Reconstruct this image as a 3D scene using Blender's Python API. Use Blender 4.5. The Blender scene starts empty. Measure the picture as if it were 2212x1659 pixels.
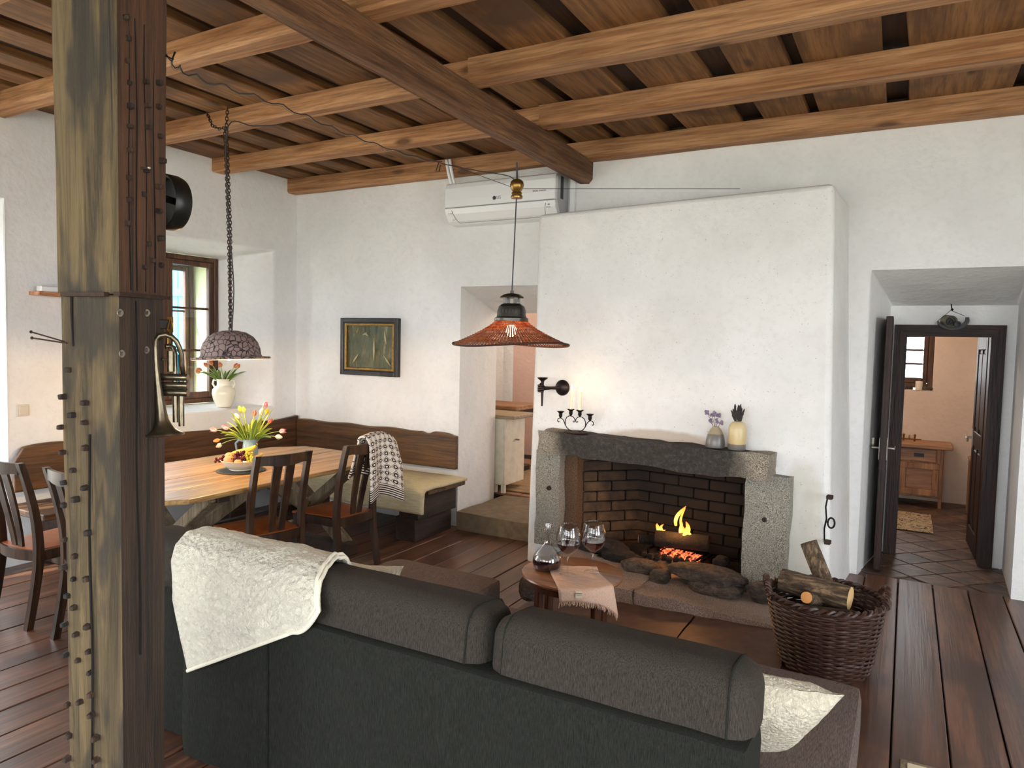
import bpy, bmesh, math, random
from mathutils import Vector, Matrix, Euler, noise as mnoise
random.seed(7)
PI = math.pi
scene = bpy.context.scene
C = scene.collection

# ---------------------------------------------------------------- camera
cam_d = bpy.data.cameras.new('camera'); cam = bpy.data.objects.new('camera', cam_d); C.objects.link(cam)
cam_d.sensor_fit = 'HORIZONTAL'; cam_d.sensor_width = 36.0; cam_d.lens = 36.0 * 1532.8 / 2212.0
cam_d.clip_start = 0.05
YAW, PITCH, ROLL = math.radians(29.096), math.radians(3.350), math.radians(1.295)
fw = Vector((-math.sin(YAW) * math.cos(PITCH), math.cos(YAW) * math.cos(PITCH), -math.sin(PITCH)))
rt = Vector((math.cos(YAW), math.sin(YAW), 0)); up = rt.cross(fw)
r2 = rt * math.cos(ROLL) + up * math.sin(ROLL); u2 = -rt * math.sin(ROLL) + up * math.cos(ROLL)
m = Matrix((r2, u2, -fw)).transposed().to_4x4(); m.translation = (0, 0, 1.7)
cam.matrix_world = m
scene.camera = cam

# ---------------------------------------------------------------- world, light, exposure
world = bpy.data.worlds.new('overcast_sky'); scene.world = world; world.use_nodes = True
bg = world.node_tree.nodes['Background']; bg.inputs[0].default_value = (1.0, 0.99, 0.985, 1); bg.inputs[1].default_value = 9.0
vs = scene.view_settings
vs.view_transform = 'Standard'; vs.look = 'None'; vs.gamma = 1.0; vs.use_curve_mapping = False
vs.exposure = 0.78
try:
    scene.cycles.max_bounces = 9; scene.cycles.diffuse_bounces = 5; scene.cycles.glossy_bounces = 4
    scene.cycles.transmission_bounces = 8; scene.cycles.transparent_max_bounces = 10
    scene.cycles.caustics_reflective = False; scene.cycles.caustics_refractive = False
    scene.cycles.sample_clamp_indirect = 6.0; scene.cycles.use_denoising = True
except Exception: pass

sun_d = bpy.data.lights.new('sun', 'SUN'); sun_d.energy = 9.0; sun_d.angle = .02; sun_d.color = (1, .93, .80)
sun = bpy.data.objects.new('sun', sun_d); C.objects.link(sun); sun.rotation_euler = Vector((.25, .55, -.65)).to_track_quat('-Z', 'Y').to_euler(); sun.location = (-9, -9, 12)
def portal(loc, rot, sx, sy):                       # marks a window opening for sky sampling; gives no light of its own
    l = bpy.data.lights.new('window_portal', 'AREA'); l.shape = 'RECTANGLE'; l.size = sx; l.size_y = sy
    l.cycles.is_portal = True
    o = bpy.data.objects.new('window_portal', l); C.objects.link(o); o.location = loc; o.rotation_euler = rot
def lamp(name, loc, energy, color, radius):
    l = bpy.data.lights.new(name, 'POINT'); l.energy = energy; l.color = color; l.shadow_soft_size = radius
    o = bpy.data.objects.new(name, l); C.objects.link(o); o.location = loc; return o
#WINDOWS out of view, enlarged to let in more daylight: (x0,x1,z0,z1) on the wall behind the camera ; (y0,y1,z0,z1) on the right hand wall
FRONT_WINS = [(-5.0, -2.9, .35, 2.8), (-2.3, -0.2, .35, 2.8), (0.5, 2.6, .35, 2.8)]
RIGHT_WINS = [(-1.8, 0.1, .35, 2.8), (1.0, 2.9, .35, 2.8)]
YF, XR = -2.6, 3.2
for x0, x1, z0, z1 in FRONT_WINS: portal(((x0 + x1) / 2, YF - .3, (z0 + z1) / 2), (PI / 2, 0, 0), x1 - x0, z1 - z0)
for y0, y1, z0, z1 in RIGHT_WINS: portal((XR + .3, (y0 + y1) / 2, (z0 + z1) / 2), (PI / 2, 0, PI / 2), y1 - y0, z1 - z0)
portal((-6.45, 4.2, 1.75), (PI / 2, 0, -PI / 2), 1.3, 1.6)
portal((-6.25, 1.75, 1.5), (PI / 2, 0, -PI / 2), 1.6, 2.2)
portal((.15, 8.72, 1.6), (PI / 2, 0, PI), .9, .8)

# ---------------------------------------------------------------- scene-graph helpers
def setp(o, label=None, cat=None, group=None, kind=None):
    if label: o['label'] = label
    if cat: o['category'] = cat
    if group: o['group'] = group
    if kind: o['kind'] = kind
    return o
def thing(name, label, cat, loc=(0, 0, 0), rz=0.0, group=None):
    o = bpy.data.objects.new(name, None); C.objects.link(o); o.empty_display_size = .05
    o.location = loc; o.rotation_euler = (0, 0, rz)
    return setp(o, label, cat, group)
def link(name, me, parent=None):
    o = bpy.data.objects.new(name, me); C.objects.link(o)
    if parent is not None: o.parent = parent
    return o
def copy_tree(o, parent=None):
    c = o.copy(); C.objects.link(c)
    if parent is not None: c.parent = parent
    for ch in list(o.children): copy_tree(ch, c)
    return c
def zf(x):                                           # the old plank floor rises gently towards the right
    return max(0.0, min(.15, (x + 2.5) * .15 / 1.9))

class MB:
    """collects verts / faces and links them as one mesh object"""
    def __init__(s): s.v = []; s.f = []; s.uv = None
    def add(s, vs_, fs):
        b = len(s.v); s.v += [Vector(p) for p in vs_]; s.f += [[i + b for i in f] for f in fs]; return s
    def box(s, a, b, ch=0.0, mat=None):              # axis box a..b, chamfer ch
        a = Vector(a); b = Vector(b)
        if ch <= 0:
            vs_ = [(x, y, z) for x in (a.x, b.x) for y in (a.y, b.y) for z in (a.z, b.z)]
            fs = [(0, 1, 3, 2), (4, 6, 7, 5), (0, 4, 5, 1), (2, 3, 7, 6), (0, 2, 6, 4), (1, 5, 7, 3)]
        else:
            c = min(ch, *(abs(b[i] - a[i]) * .45 for i in range(3)))
            vs_ = []; idx = {}
            for sx in (0, 1):
                for sy in (0, 1):
                    for sz in (0, 1):
                        p = [(a, b)[q][i] for i, q in enumerate((sx, sy, sz))]
                        d = [1 if q == 0 else -1 for q in (sx, sy, sz)]
                        for ax in range(3):
                            q = [p[i] + (0 if i == ax else d[i] * c) for i in range(3)]
                            idx[(sx, sy, sz, ax)] = len(vs_); vs_.append(q)
            fs = []
            S = (0, 1)
            for sx in S:
                for sy in S:
                    for sz in S:
                        t = [idx[(sx, sy, sz, k)] for k in range(3)]; fs.append(t)
            for ax in range(3):
                o1, o2 = [i for i in range(3) if i != ax]
                for sd in S:
                    q = []
                    for u, w in ((0, 0), (1, 0), (1, 1), (0, 1)):
                        k = [0, 0, 0]; k[ax] = sd; k[o1] = u; k[o2] = w; q.append(idx[tuple(k) + (ax,)])
                    fs.append(q)
                for u in S:
                    for w in S:
                        k0 = [0, 0, 0]; k0[o1] = u; k0[o2] = w; k1 = list(k0); k0[ax] = 0; k1[ax] = 1
                        fs.append([idx[tuple(k0) + (o1,)], idx[tuple(k1) + (o1,)], idx[tuple(k1) + (o2,)], idx[tuple(k0) + (o2,)]])
        if mat is not None: vs_ = [mat @ Vector(p) for p in vs_]
        return s.add(vs_, fs)
    def bar(s, p0, p1, w, h, upv=(0, 0, 1), ch=0.0, w1=None, h1=None):  # beam from p0 to p1, width w, height h
        p0 = Vector(p0); p1 = Vector(p1); d = (p1 - p0); L = d.length; d.normalize()
        u = Vector(upv); sd = d.cross(u)
        if sd.length < 1e-5: sd = d.cross(Vector((1, 0, 0)))
        sd.normalize(); u = sd.cross(d)
        M = Matrix((sd, d, u)).transposed().to_4x4(); M.translation = p0
        n = len(s.v); s.box((-w / 2, 0, -h / 2), (w / 2, L, h / 2), ch, M)
        if w1 is not None:
            Mi = M.inverted()
            for i in range(n, len(s.v)):
                q = Mi @ s.v[i]
                if q.y > L / 2: q.x *= w1 / w; q.z *= (h1 or h) / h; s.v[i] = M @ q
        return s
    def lathe(s, prof, n=24, center=(0, 0, 0), mat=None, cap=True, ph=0.0):  # prof [(r,z)]
        vs_ = []; fs = []; c = Vector(center)
        for r, z in prof:
            for k in range(n):
                t = 2 * PI * k / n + ph; p = Vector((r * math.cos(t), r * math.sin(t), z))
                vs_.append((mat @ p if mat is not None else p) + c)
        for i in range(len(prof) - 1):
            for k in range(n):
                a = i * n + k; b = i * n + (k + 1) % n; fs.append((a, b, b + n, a + n))
        if cap:
            if prof[0][0] > 1e-6: fs.append(tuple(range(n - 1, -1, -1)))
            if prof[-1][0] > 1e-6: fs.append(tuple(range((len(prof) - 1) * n, len(prof) * n)))
        return s.add(vs_, fs)
    def tube(s, pts, r, n=8, closed=False, cap=True):
        pts = [Vector(p) for p in pts]; m_ = len(pts); rs = r if isinstance(r, (list, tuple)) else [r] * m_
        vs_ = []; fs = []; prev = None
        for i, p in enumerate(pts):
            a = pts[(i - 1) % m_] if (closed or i > 0) else p; b = pts[(i + 1) % m_] if (closed or i < m_ - 1) else p
            d = (b - a)
            if d.length < 1e-9: d = Vector((0, 0, 1))
            d.normalize()
            if prev is None:
                nrm = d.orthogonal().normalized()
            else:
                nrm = prev - d * prev.dot(d)
                if nrm.length < 1e-6: nrm = d.orthogonal()
                nrm.normalize()
            prev = nrm; bn = d.cross(nrm)
            for k in range(n):
                t = 2 * PI * k / n; vs_.append(p + (nrm * math.cos(t) + bn * math.sin(t)) * rs[i])
        L = m_ if closed else m_ - 1
        for i in range(L):
            j = (i + 1) % m_
            for k in range(n):
                fs.append((i * n + k, i * n + (k + 1) % n, j * n + (k + 1) % n, j * n + k))
        if cap and not closed:
            fs.append(tuple(range(n - 1, -1, -1))); fs.append(tuple(range((m_ - 1) * n, m_ * n)))
        return s.add(vs_, fs)
    def ball(s, c, r, n=10, m_=6, sc=(1, 1, 1), mat=None):
        prof = [(max(1e-7, math.sin(PI * i / m_)) * 1.0, -math.cos(PI * i / m_)) for i in range(m_ + 1)]
        M = Matrix.Diagonal((r * sc[0], r * sc[1], r * sc[2], 1))
        if mat is not None: M = mat.to_4x4() @ M
        return s.lathe(prof, n, c, M, cap=False)
    def prism(s, poly, axis, a, b):                  # 2-D polygon extruded along axis 'X','Y','Z' from a to b
        n = len(poly)
        def P(u, w, t): return {'X': (t, u, w), 'Y': (u, t, w), 'Z': (u, w, t)}[axis]
        vs_ = [P(u, w, a) for u, w in poly] + [P(u, w, b) for u, w in poly]
        fs = [tuple(range(n)), tuple(range(2 * n - 1, n - 1, -1))] + [(i, (i + 1) % n, n + (i + 1) % n, n + i) for i in range(n)]
        return s.add(vs_, fs)
    def grid(s, rows, closed=False):
        nr = len(rows); nc = len(rows[0]); fs = []
        for i in range(nr - 1):
            for j in range(nc - (0 if closed else 1)):
                k = (j + 1) % nc
                fs.append((i * nc + j, i * nc + k, (i + 1) * nc + k, (i + 1) * nc + j))
        return s.add([p for r in rows for p in r], fs)
    def tri_count(s): return sum(len(f) - 2 for f in s.f)
    def mesh(s, name, smooth=False, sub=None):
        me = bpy.data.meshes.new(name); me.from_pydata([tuple(p) for p in s.v], [], s.f); me.validate()
        bm = bmesh.new(); bm.from_mesh(me); bmesh.ops.recalc_face_normals(bm, faces=bm.faces); bm.to_mesh(me); bm.free()
        if smooth:
            me.polygons.foreach_set('use_smooth', [True] * len(me.polygons))
            if smooth != 'all':
                try: me.set_sharp_from_angle(angle=math.radians(smooth if not isinstance(smooth, bool) else 40))
                except Exception: pass
        return me
    def build(s, name, mat, parent=None, smooth=False, local=False):
        if parent is not None and not local:         # verts are in world space: bring them into the parent's frame
            M = wmat(parent).inverted(); s.v = [M @ p for p in s.v]
        me = s.mesh(name, smooth); me.materials.append(mat)
        return link(name, me, parent)
def wmat(o):
    M = Matrix.Translation(o.location) @ o.rotation_euler.to_matrix().to_4x4() @ Matrix.Diagonal((*o.scale, 1))
    return wmat(o.parent) @ M if o.parent else M
def struct(o, label=None):
    o['kind'] = 'structure'
    if label: o['label'] = label
    return o
def bez(p0, p1, p2, n=8):
    p0, p1, p2 = Vector(p0), Vector(p1), Vector(p2)
    return [p0 * (1 - t) ** 2 + p1 * 2 * t * (1 - t) + p2 * t * t for t in [i / n for i in range(n + 1)]]
def catmull(pts, n=6):
    P = [Vector(p) for p in pts]; P = [P[0] * 2 - P[1]] + P + [P[-1] * 2 - P[-2]]; out = []
    for i in range(1, len(P) - 2):
        for k in range(n):
            t = k / n
            out.append(.5 * ((2 * P[i]) + (P[i + 1] - P[i - 1]) * t + (2 * P[i - 1] - 5 * P[i] + 4 * P[i + 1] - P[i + 2]) * t * t + (3 * P[i] - P[i - 1] - 3 * P[i + 1] + P[i + 2]) * t ** 3))
    out.append(P[-2]); return out
def rough_box(mb, a, b, cuts=4, amp=.01, sc=6.0, seed=0, rnd=.0, M=None):
    """box with a subdivided, noise-displaced skin: hewn stone, logs of timber"""
    bm = bmesh.new(); bmesh.ops.create_cube(bm, size=1.0)
    a = Vector(a); b = Vector(b); size = b - a; cen = (a + b) / 2
    bmesh.ops.subdivide_edges(bm, edges=bm.edges[:], cuts=cuts, use_grid_fill=True)
    off = Vector((seed * 7.3, seed * 3.1, seed * 5.7)); vs_ = []; ix = {}
    for i, v in enumerate(bm.verts):
        ix[v] = i; u = v.co * 2
        if rnd > 0:
            l = (abs(u.x) ** 6 + abs(u.y) ** 6 + abs(u.z) ** 6) ** (1 / 6.0); u = u * ((1 - rnd) + rnd / max(l, 1e-6) * (1.0 if l > 0 else 0))
        p = Vector((u.x * size.x / 2, u.y * size.y / 2, u.z * size.z / 2)) + cen
        d = mnoise.noise_vector(p * sc + off) * amp + mnoise.noise_vector(p * sc * 3.1 + off) * amp * .4
        p += d; vs_.append(M @ p if M is not None else p)
    fs = [[ix[v] for v in f.verts] for f in bm.faces]; bm.free()
    return mb.add(vs_, fs)
def rock(mb, c, dim, seed=0, sub=2, amp=.25, M=None):
    bm = bmesh.new(); bmesh.ops.create_icosphere(bm, subdivisions=sub, radius=1.0)
    off = Vector((seed * 3.7, seed * 9.1, seed * 1.3)); vs_ = []; ix = {}
    for i, v in enumerate(bm.verts):
        ix[v] = i; u = v.co.copy()
        cell = mnoise.noise(u * 1.3 + off); u *= 1 + amp * cell + amp * .35 * mnoise.noise(u * 3.5 + off) + amp * .16 * mnoise.noise(Vector((u.x * 6, u.y * 6, u.z * 14)) + off)
        u = Vector([math.copysign(abs(q) ** .72, q) for q in u])
        p = Vector((u.x * dim[0] / 2, u.y * dim[1] / 2, u.z * dim[2] / 2))
        vs_.append((M @ p if M is not None else p) + Vector(c))
    fs = [[ix[v] for v in f.verts] for f in bm.faces]; bm.free()
    return mb.add(vs_, fs)
# ---------------------------------------------------------------- procedural materials
def nmat(name):
    m_ = bpy.data.materials.new(name); m_.use_nodes = True; nt = m_.node_tree
    b = nt.nodes['Principled BSDF']; return m_, nt, b
def N(nt, t, **kw):
    n = nt.nodes.new(t)
    for k, v in kw.items(): setattr(n, k, v)
    return n
def L(nt, a, b): nt.links.new(a, b)
def col(c): return (c[0], c[1], c[2], 1)
def hexc(h):                                          # sRGB hex -> linear
    r = [int(h[i:i + 2], 16) / 255 for i in (0, 2, 4)]
    return tuple(x / 12.92 if x <= .04045 else ((x + .055) / 1.055) ** 2.4 for x in r)
def ramp(nt, fac, stops):
    r = N(nt, 'ShaderNodeValToRGB'); e = r.color_ramp.elements
    while len(e) < len(stops): e.new(.5)
    for i, (p, c) in enumerate(stops): e[i].position = p; e[i].color = col(c)
    L(nt, fac, r.inputs[0]); return r.outputs[0]
def coords(nt, scale=(1, 1, 1), kind='Object', rot=(0, 0, 0), rnd=0.0):
    tc = N(nt, 'ShaderNodeTexCoord'); mp = N(nt, 'ShaderNodeMapping')
    mp.inputs['Scale'].default_value = scale; mp.inputs['Rotation'].default_value = rot
    L(nt, tc.outputs[kind], mp.inputs[0])
    if rnd:
        oi = N(nt, 'ShaderNodeObjectInfo'); mu = N(nt, 'ShaderNodeMath', operation='MULTIPLY'); mu.inputs[1].default_value = rnd
        L(nt, oi.outputs['Random'], mu.inputs[0]); L(nt, mu.outputs[0], mp.inputs['Location'])
    return mp.outputs[0]
def noise(nt, vec, scale=5, detail=4, rough=.55, dist=0.0):
    n = N(nt, 'ShaderNodeTexNoise'); n.inputs['Scale'].default_value = scale; n.inputs['Detail'].default_value = detail
    n.inputs['Roughness'].default_value = rough; n.inputs['Distortion'].default_value = dist
    if vec is not None: L(nt, vec, n.inputs['Vector'])
    return n.outputs['Fac']
def bump(nt, b, h, strength=.3, dist=.01):
    n = N(nt, 'ShaderNodeBump'); n.inputs['Strength'].default_value = strength; n.inputs['Distance'].default_value = dist
    L(nt, h, n.inputs['Height']); L(nt, n.outputs[0], b.inputs['Normal']); return n
def mix(nt, fac, a, b, mode='MIX'):
    n = N(nt, 'ShaderNodeMix', data_type='RGBA', blend_type=mode)
    for i, v in ((0, fac), (6, a), (7, b)):
        if hasattr(v, 'links') or isinstance(v, bpy.types.NodeSocket): L(nt, v, n.inputs[i])
        else: n.inputs[i].default_value = v if i == 0 else col(v)
    return n.outputs[2]
def math_(nt, op, a, b=None, c=None):
    n = N(nt, 'ShaderNodeMath', operation=op)
    for i, v in enumerate((a, b, c)):
        if v is None: continue
        if isinstance(v, bpy.types.NodeSocket): L(nt, v, n.inputs[i])
        else: n.inputs[i].default_value = v
    return n.outputs[0]
def rnd_tint(nt, c, amt=.25):                         # every object its own lightness
    oi = N(nt, 'ShaderNodeObjectInfo'); mr = N(nt, 'ShaderNodeMapRange')
    mr.inputs[3].default_value = 1 - amt; mr.inputs[4].default_value = 1 + amt
    L(nt, oi.outputs['Random'], mr.inputs[0])
    cb = N(nt, 'ShaderNodeCombineColor')
    for i in range(3): L(nt, mr.outputs[0], cb.inputs[i])
    return mix(nt, 1.0, c, cb.outputs[0], 'MULTIPLY')
def plain(name, c, rough=.6, metal=0.0, emit=None, es=1.0, bumpy=0.0, bscale=40, spec=None, trans=0.0, var=0.0):
    m_, nt, b = nmat(name); b.inputs['Base Color'].default_value = col(c)
    b.inputs['Roughness'].default_value = rough; b.inputs['Metallic'].default_value = metal
    if spec is not None: b.inputs['Specular IOR Level'].default_value = spec
    if emit: b.inputs['Emission Color'].default_value = col(emit); b.inputs['Emission Strength'].default_value = es
    if bumpy or var:
        v = coords(nt); h = noise(nt, v, bscale, 4)
        if bumpy: bump(nt, b, h, bumpy, .004)
        if var:
            cc = ramp(nt, h, [(.3, tuple(x * (1 - var) for x in c)), (.7, tuple(min(1, x * (1 + var)) for x in c))])
            L(nt, cc, b.inputs['Base Color'])
    return m_
def wood(name, c1, c2, axis='X', rough=.6, scale=14, stretch=.06, bumps=.35, tint=.15, dark=None, fine=1.0, spec=None, knots=False):
    m_, nt, b = nmat(name)
    s = [1.0, 1.0, 1.0]; s['XYZ'.index(axis)] = stretch
    v = coords(nt, tuple(s), rnd=37.0)
    n1 = noise(nt, v, scale, 5, .65, 1.0); n2 = noise(nt, v, scale * 5 * fine, 3, .7)
    v2 = coords(nt, (1, 1, 1), rnd=11.0); n3 = noise(nt, v2, 1.7, 3)
    c = ramp(nt, n1, [(.36, c1), (.62, c2)])
    c = mix(nt, ramp(nt, n2, [(.42, (0, 0, 0)), (.68, (.62,) * 3)]), c, tuple(x * .42 for x in c1))
    if knots:
        s3 = [2.4, 2.4, 2.4]; s3['XYZ'.index(axis)] = .8
        vo = N(nt, 'ShaderNodeTexVoronoi'); vo.inputs['Scale'].default_value = 2.0; L(nt, coords(nt, tuple(s3), rnd=19.0), vo.inputs['Vector'])
        c = mix(nt, ramp(nt, vo.outputs['Distance'], [(.08, (.9,) * 3), (.17, (0, 0, 0))]), c, tuple(x * .35 for x in c1))
    if dark: c = mix(nt, ramp(nt, n3, [(.52, (0, 0, 0)), (.66, (1, 1, 1))]), c, dark)
    c = rnd_tint(nt, c, tint)
    L(nt, c, b.inputs['Base Color'])
    b.inputs['Roughness'].default_value = rough
    if spec is not None: b.inputs['Specular IOR Level'].default_value = spec
    bump(nt, b, math_(nt, 'ADD', n1, n2), bumps, .006)
    return m_
def plaster(name, c=(.8, .8, .78), c2=None, bs=.22):
    m_, nt, b = nmat(name); v = coords(nt)
    n1 = noise(nt, v, 1.3, 5, .6); n2 = noise(nt, v, 22, 5, .65); n3 = noise(nt, v, 5, 3)
    c2 = c2 or tuple(x * .9 for x in c)
    L(nt, mix(nt, ramp(nt, n2, [(.5, (0, 0, 0)), (.75, (.35,) * 3)]), ramp(nt, n1, [(.38, c2), (.60, c)]), tuple(x * .86 for x in c2)), b.inputs['Base Color'])
    b.inputs['Roughness'].default_value = .9; b.inputs['Specular IOR Level'].default_value = .2
    bump(nt, b, math_(nt, 'ADD', math_(nt, 'MULTIPLY', n3, 2.6), n2), bs, .022); return m_
def granite(name, light, darkc, soot=None):
    m_, nt, b = nmat(name); v = coords(nt)
    vo = N(nt, 'ShaderNodeTexVoronoi'); vo.inputs['Scale'].default_value = 150; L(nt, v, vo.inputs['Vector'])
    n1 = noise(nt, v, 190, 2, .7); n2 = noise(nt, v, 9, 5, .6)
    sp = ramp(nt, n1, [(.40, darkc), (.5, tuple((a + d) / 2 for a, d in zip(light, darkc))), (.6, light)])
    c = mix(nt, math_(nt, 'MULTIPLY', vo.outputs['Color'], .35), sp, tuple(x * .7 for x in light))
    c = mix(nt, ramp(nt, n2, [(.4, (0, 0, 0)), (.75, (.5, .5, .5))]), c, tuple(x * .55 for x in light))
    if soot:
        f = soot(nt); c = mix(nt, f, c, ramp(nt, noise(nt, v, 34, 5, .7), [(.36, (.006, .005, .0045)), (.52, (.020, .0175, .0155)), (.68, (.060, .050, .042))]))
    L(nt, c, b.inputs['Base Color']); b.inputs['Roughness'].default_value = .85
    bump(nt, b, math_(nt, 'ADD', n1, math_(nt, 'MULTIPLY', n2, 3)), .6, .012); return m_
def glass_pane(name, tint=(.95, .98, 1), ior=1.35):
    m_, nt, b = nmat(name); nt.nodes.remove(b); out = nt.nodes['Material Output']
    t = N(nt, 'ShaderNodeBsdfTransparent'); t.inputs[0].default_value = col(tint); g = N(nt, 'ShaderNodeBsdfGlossy'); g.inputs['Roughness'].default_value = .02
    lw = N(nt, 'ShaderNodeLayerWeight'); fp = math_(nt, 'POWER', lw.outputs['Facing'], 4.0); fr = math_(nt, 'ADD', math_(nt, 'MULTIPLY', fp, .45), (ior - 1) * .16); mx = N(nt, 'ShaderNodeMixShader')
    L(nt, fr, mx.inputs[0]); L(nt, t.outputs[0], mx.inputs[1]); L(nt, g.outputs[0], mx.inputs[2]); L(nt, mx.outputs[0], out.inputs[0]); return m_
def fabric(name, c1, c2, axis='Z', scale=160, rough=.95, bs=.5, sheen=.0):
    m_, nt, b = nmat(name); s = [1, 1, 1]; s['XYZ'.index(axis)] = .09
    v = coords(nt, tuple(s)); n1 = noise(nt, v, scale, 2, .6); v2 = coords(nt); n2 = noise(nt, v2, scale * 2.2, 2, .6); n3 = noise(nt, v2, 3, 3)
    c = ramp(nt, math_(nt, 'MULTIPLY', math_(nt, 'ADD', n1, n2), .5), [(.38, c1), (.62, c2)])
    L(nt, c, b.inputs['Base Color']); b.inputs['Roughness'].default_value = rough; b.inputs['Specular IOR Level'].default_value = .15
    if sheen: b.inputs['Sheen Weight'].default_value = sheen
    bump(nt, b, math_(nt, 'ADD', n1, n2), bs, .003); return m_
def fleece(name, c, scale=55):
    m_, nt, b = nmat(name); v = coords(nt); n1 = noise(nt, v, scale, 4, .7, 1.2); n2 = noise(nt, v, 6, 3)
    vo = N(nt, 'ShaderNodeTexVoronoi', feature='SMOOTH_F1'); vo.inputs['Scale'].default_value = scale * 1.3; L(nt, v, vo.inputs['Vector'])
    cc = ramp(nt, n1, [(.3, tuple(x * .84 for x in c)), (.6, c)])
    L(nt, cc, b.inputs['Base Color']); b.inputs['Roughness'].default_value = 1.0; b.inputs['Specular IOR Level'].default_value = .05
    b.inputs['Sheen Weight'].default_value = .25
    bump(nt, b, math_(nt, 'SUBTRACT', n1, math_(nt, 'MULTIPLY', vo.outputs['Distance'], .8)), .9, .02); return m_

M = {}
M['plaster'] = plaster('lime_plaster', (.82, .82, .815), (.75, .75, .745))
M['plaster_warm'] = plaster('warm_plaster', (.72, .60, .50), (.66, .54, .44))
M['plaster_pink'] = plaster('pink_plaster', (.74, .55, .47), (.70, .50, .42))
M['plaster_sun'] = plaster('sunlit_reveal_plaster', (.80, .84, .58), (.76, .80, .54), .15)
M['plank'] = wood('floor_plank_wood', hexc('4c3226'), hexc('7c543e'), 'Y', .34, 9, .05, .22, .16, hexc('463026'), spec=.5)
M['under'] = plain('dark_gap', (.01, .007, .005), .95)
M['board'] = wood('ceiling_board_wood', hexc('6a4624'), hexc('94683c'), 'Y', .75, 8, .06, .35, .18, hexc('5a3c20'), knots=True)
M['board_dark'] = wood('ceiling_upper_board_wood', hexc('2e1c10'), hexc('48301c'), 'Y', .8, 8, .06, .35, .15)
M['joist'] = wood('joist_wood', hexc('94623a'), hexc('c49468'), 'X', .7, 12, .05, .5, .10, knots=True)
M['beam'] = wood('main_beam_wood', hexc('563620'), hexc('8a6240'), 'Y', .75, 16, .05, 1.0, .05)
M['postwood'] = wood('post_wood', hexc('4c3420'), hexc('84643c'), 'Z', .8, 16, .05, .8, .03, hexc('2c2a24'))
M['postdark'] = wood('post_dark_wood', hexc('261a14'), hexc('463225'), 'Z', .8, 18, .04, .8, .05, hexc('1e1c1c'))
M['chair'] = wood('chair_wood', hexc('20150f'), hexc('46301f'), 'Z', .36, 14, .08, .15, .1)
M['chair_seat'] = plain('orange_brown_leather', hexc('8e4a1c'), .5, bumpy=.1, var=.15, bscale=14)
M['table'] = wood('table_top_wood', hexc('8a6438'), hexc('b89460'), 'Y', .36, 11, .05, .3, .08, spec=.5)
M['trestle'] = wood('weathered_trestle_wood', hexc('6a5a44'), hexc('93836a'), 'Z', .8, 14, .08, .6, .1)
M['bench'] = wood('bench_back_wood', hexc('3a2414'), hexc('644428'), 'Y', .55, 10, .06, .5, .06)
M['benchx'] = wood('bench_back_wood_x', hexc('3c2716'), hexc('6c4c2c'), 'X', .55, 10, .06, .5, .06)
M['block'] = wood('bench_block_wood', hexc('1e120c'), hexc('40281a'), 'Y', .7, 10, .08, .5, .1)
M['iron'] = plain('black_iron', hexc('1c1816'), .5, .7, bumpy=.15, bscale=60)
M['rust'] = plain('rusty_iron', hexc('3c2c24'), .75, .4, bumpy=.3, bscale=70, var=.3)
M['steel'] = plain('worn_steel', hexc('9a958c'), .35, .9)
M['brass'] = plain('aged_brass', hexc('8a6a38'), .3, .9, bumpy=.1, bscale=50, var=.2)
M['zinc'] = plain('dark_zinc', hexc('4a4844'), .35, .85, bumpy=.12, bscale=30, var=.25)
M['white_plastic'] = plain('white_plastic', (.80, .81, .82), .25)
M['white_seam'] = plain('grey_seam_plastic', (.25, .26, .27), .4)
M['grey_plastic'] = plain('grey_plastic', (.45, .46, .47), .4)
M['ink'] = plain('dark_print', (.03, .03, .035), .6)
M['frame_wood'] = wood('window_frame_wood', hexc('3a2214'), hexc('6a452c'), 'Z', .55, 14, .06, .3, .08)
M['door_wood'] = wood('dark_door_wood', hexc('180d09'), hexc('38221a'), 'Z', .5, 16, .07, .8, .05, spec=.3)
M['doorx'] = wood('dark_door_wood_x', hexc('180d09'), hexc('38221a'), 'X', .5, 16, .07, .8, .05, spec=.3)
M['pane'] = glass_pane('window_glass')
M['blue'] = plain('blue_shutter_paint', hexc('3fa6cc'), .6, bumpy=.2, bscale=20)
M['bounce_ground'] = plain('pale_bounce_ground', (.48, .47, .40), .95, bumpy=.5, bscale=6, var=.2)
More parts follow.
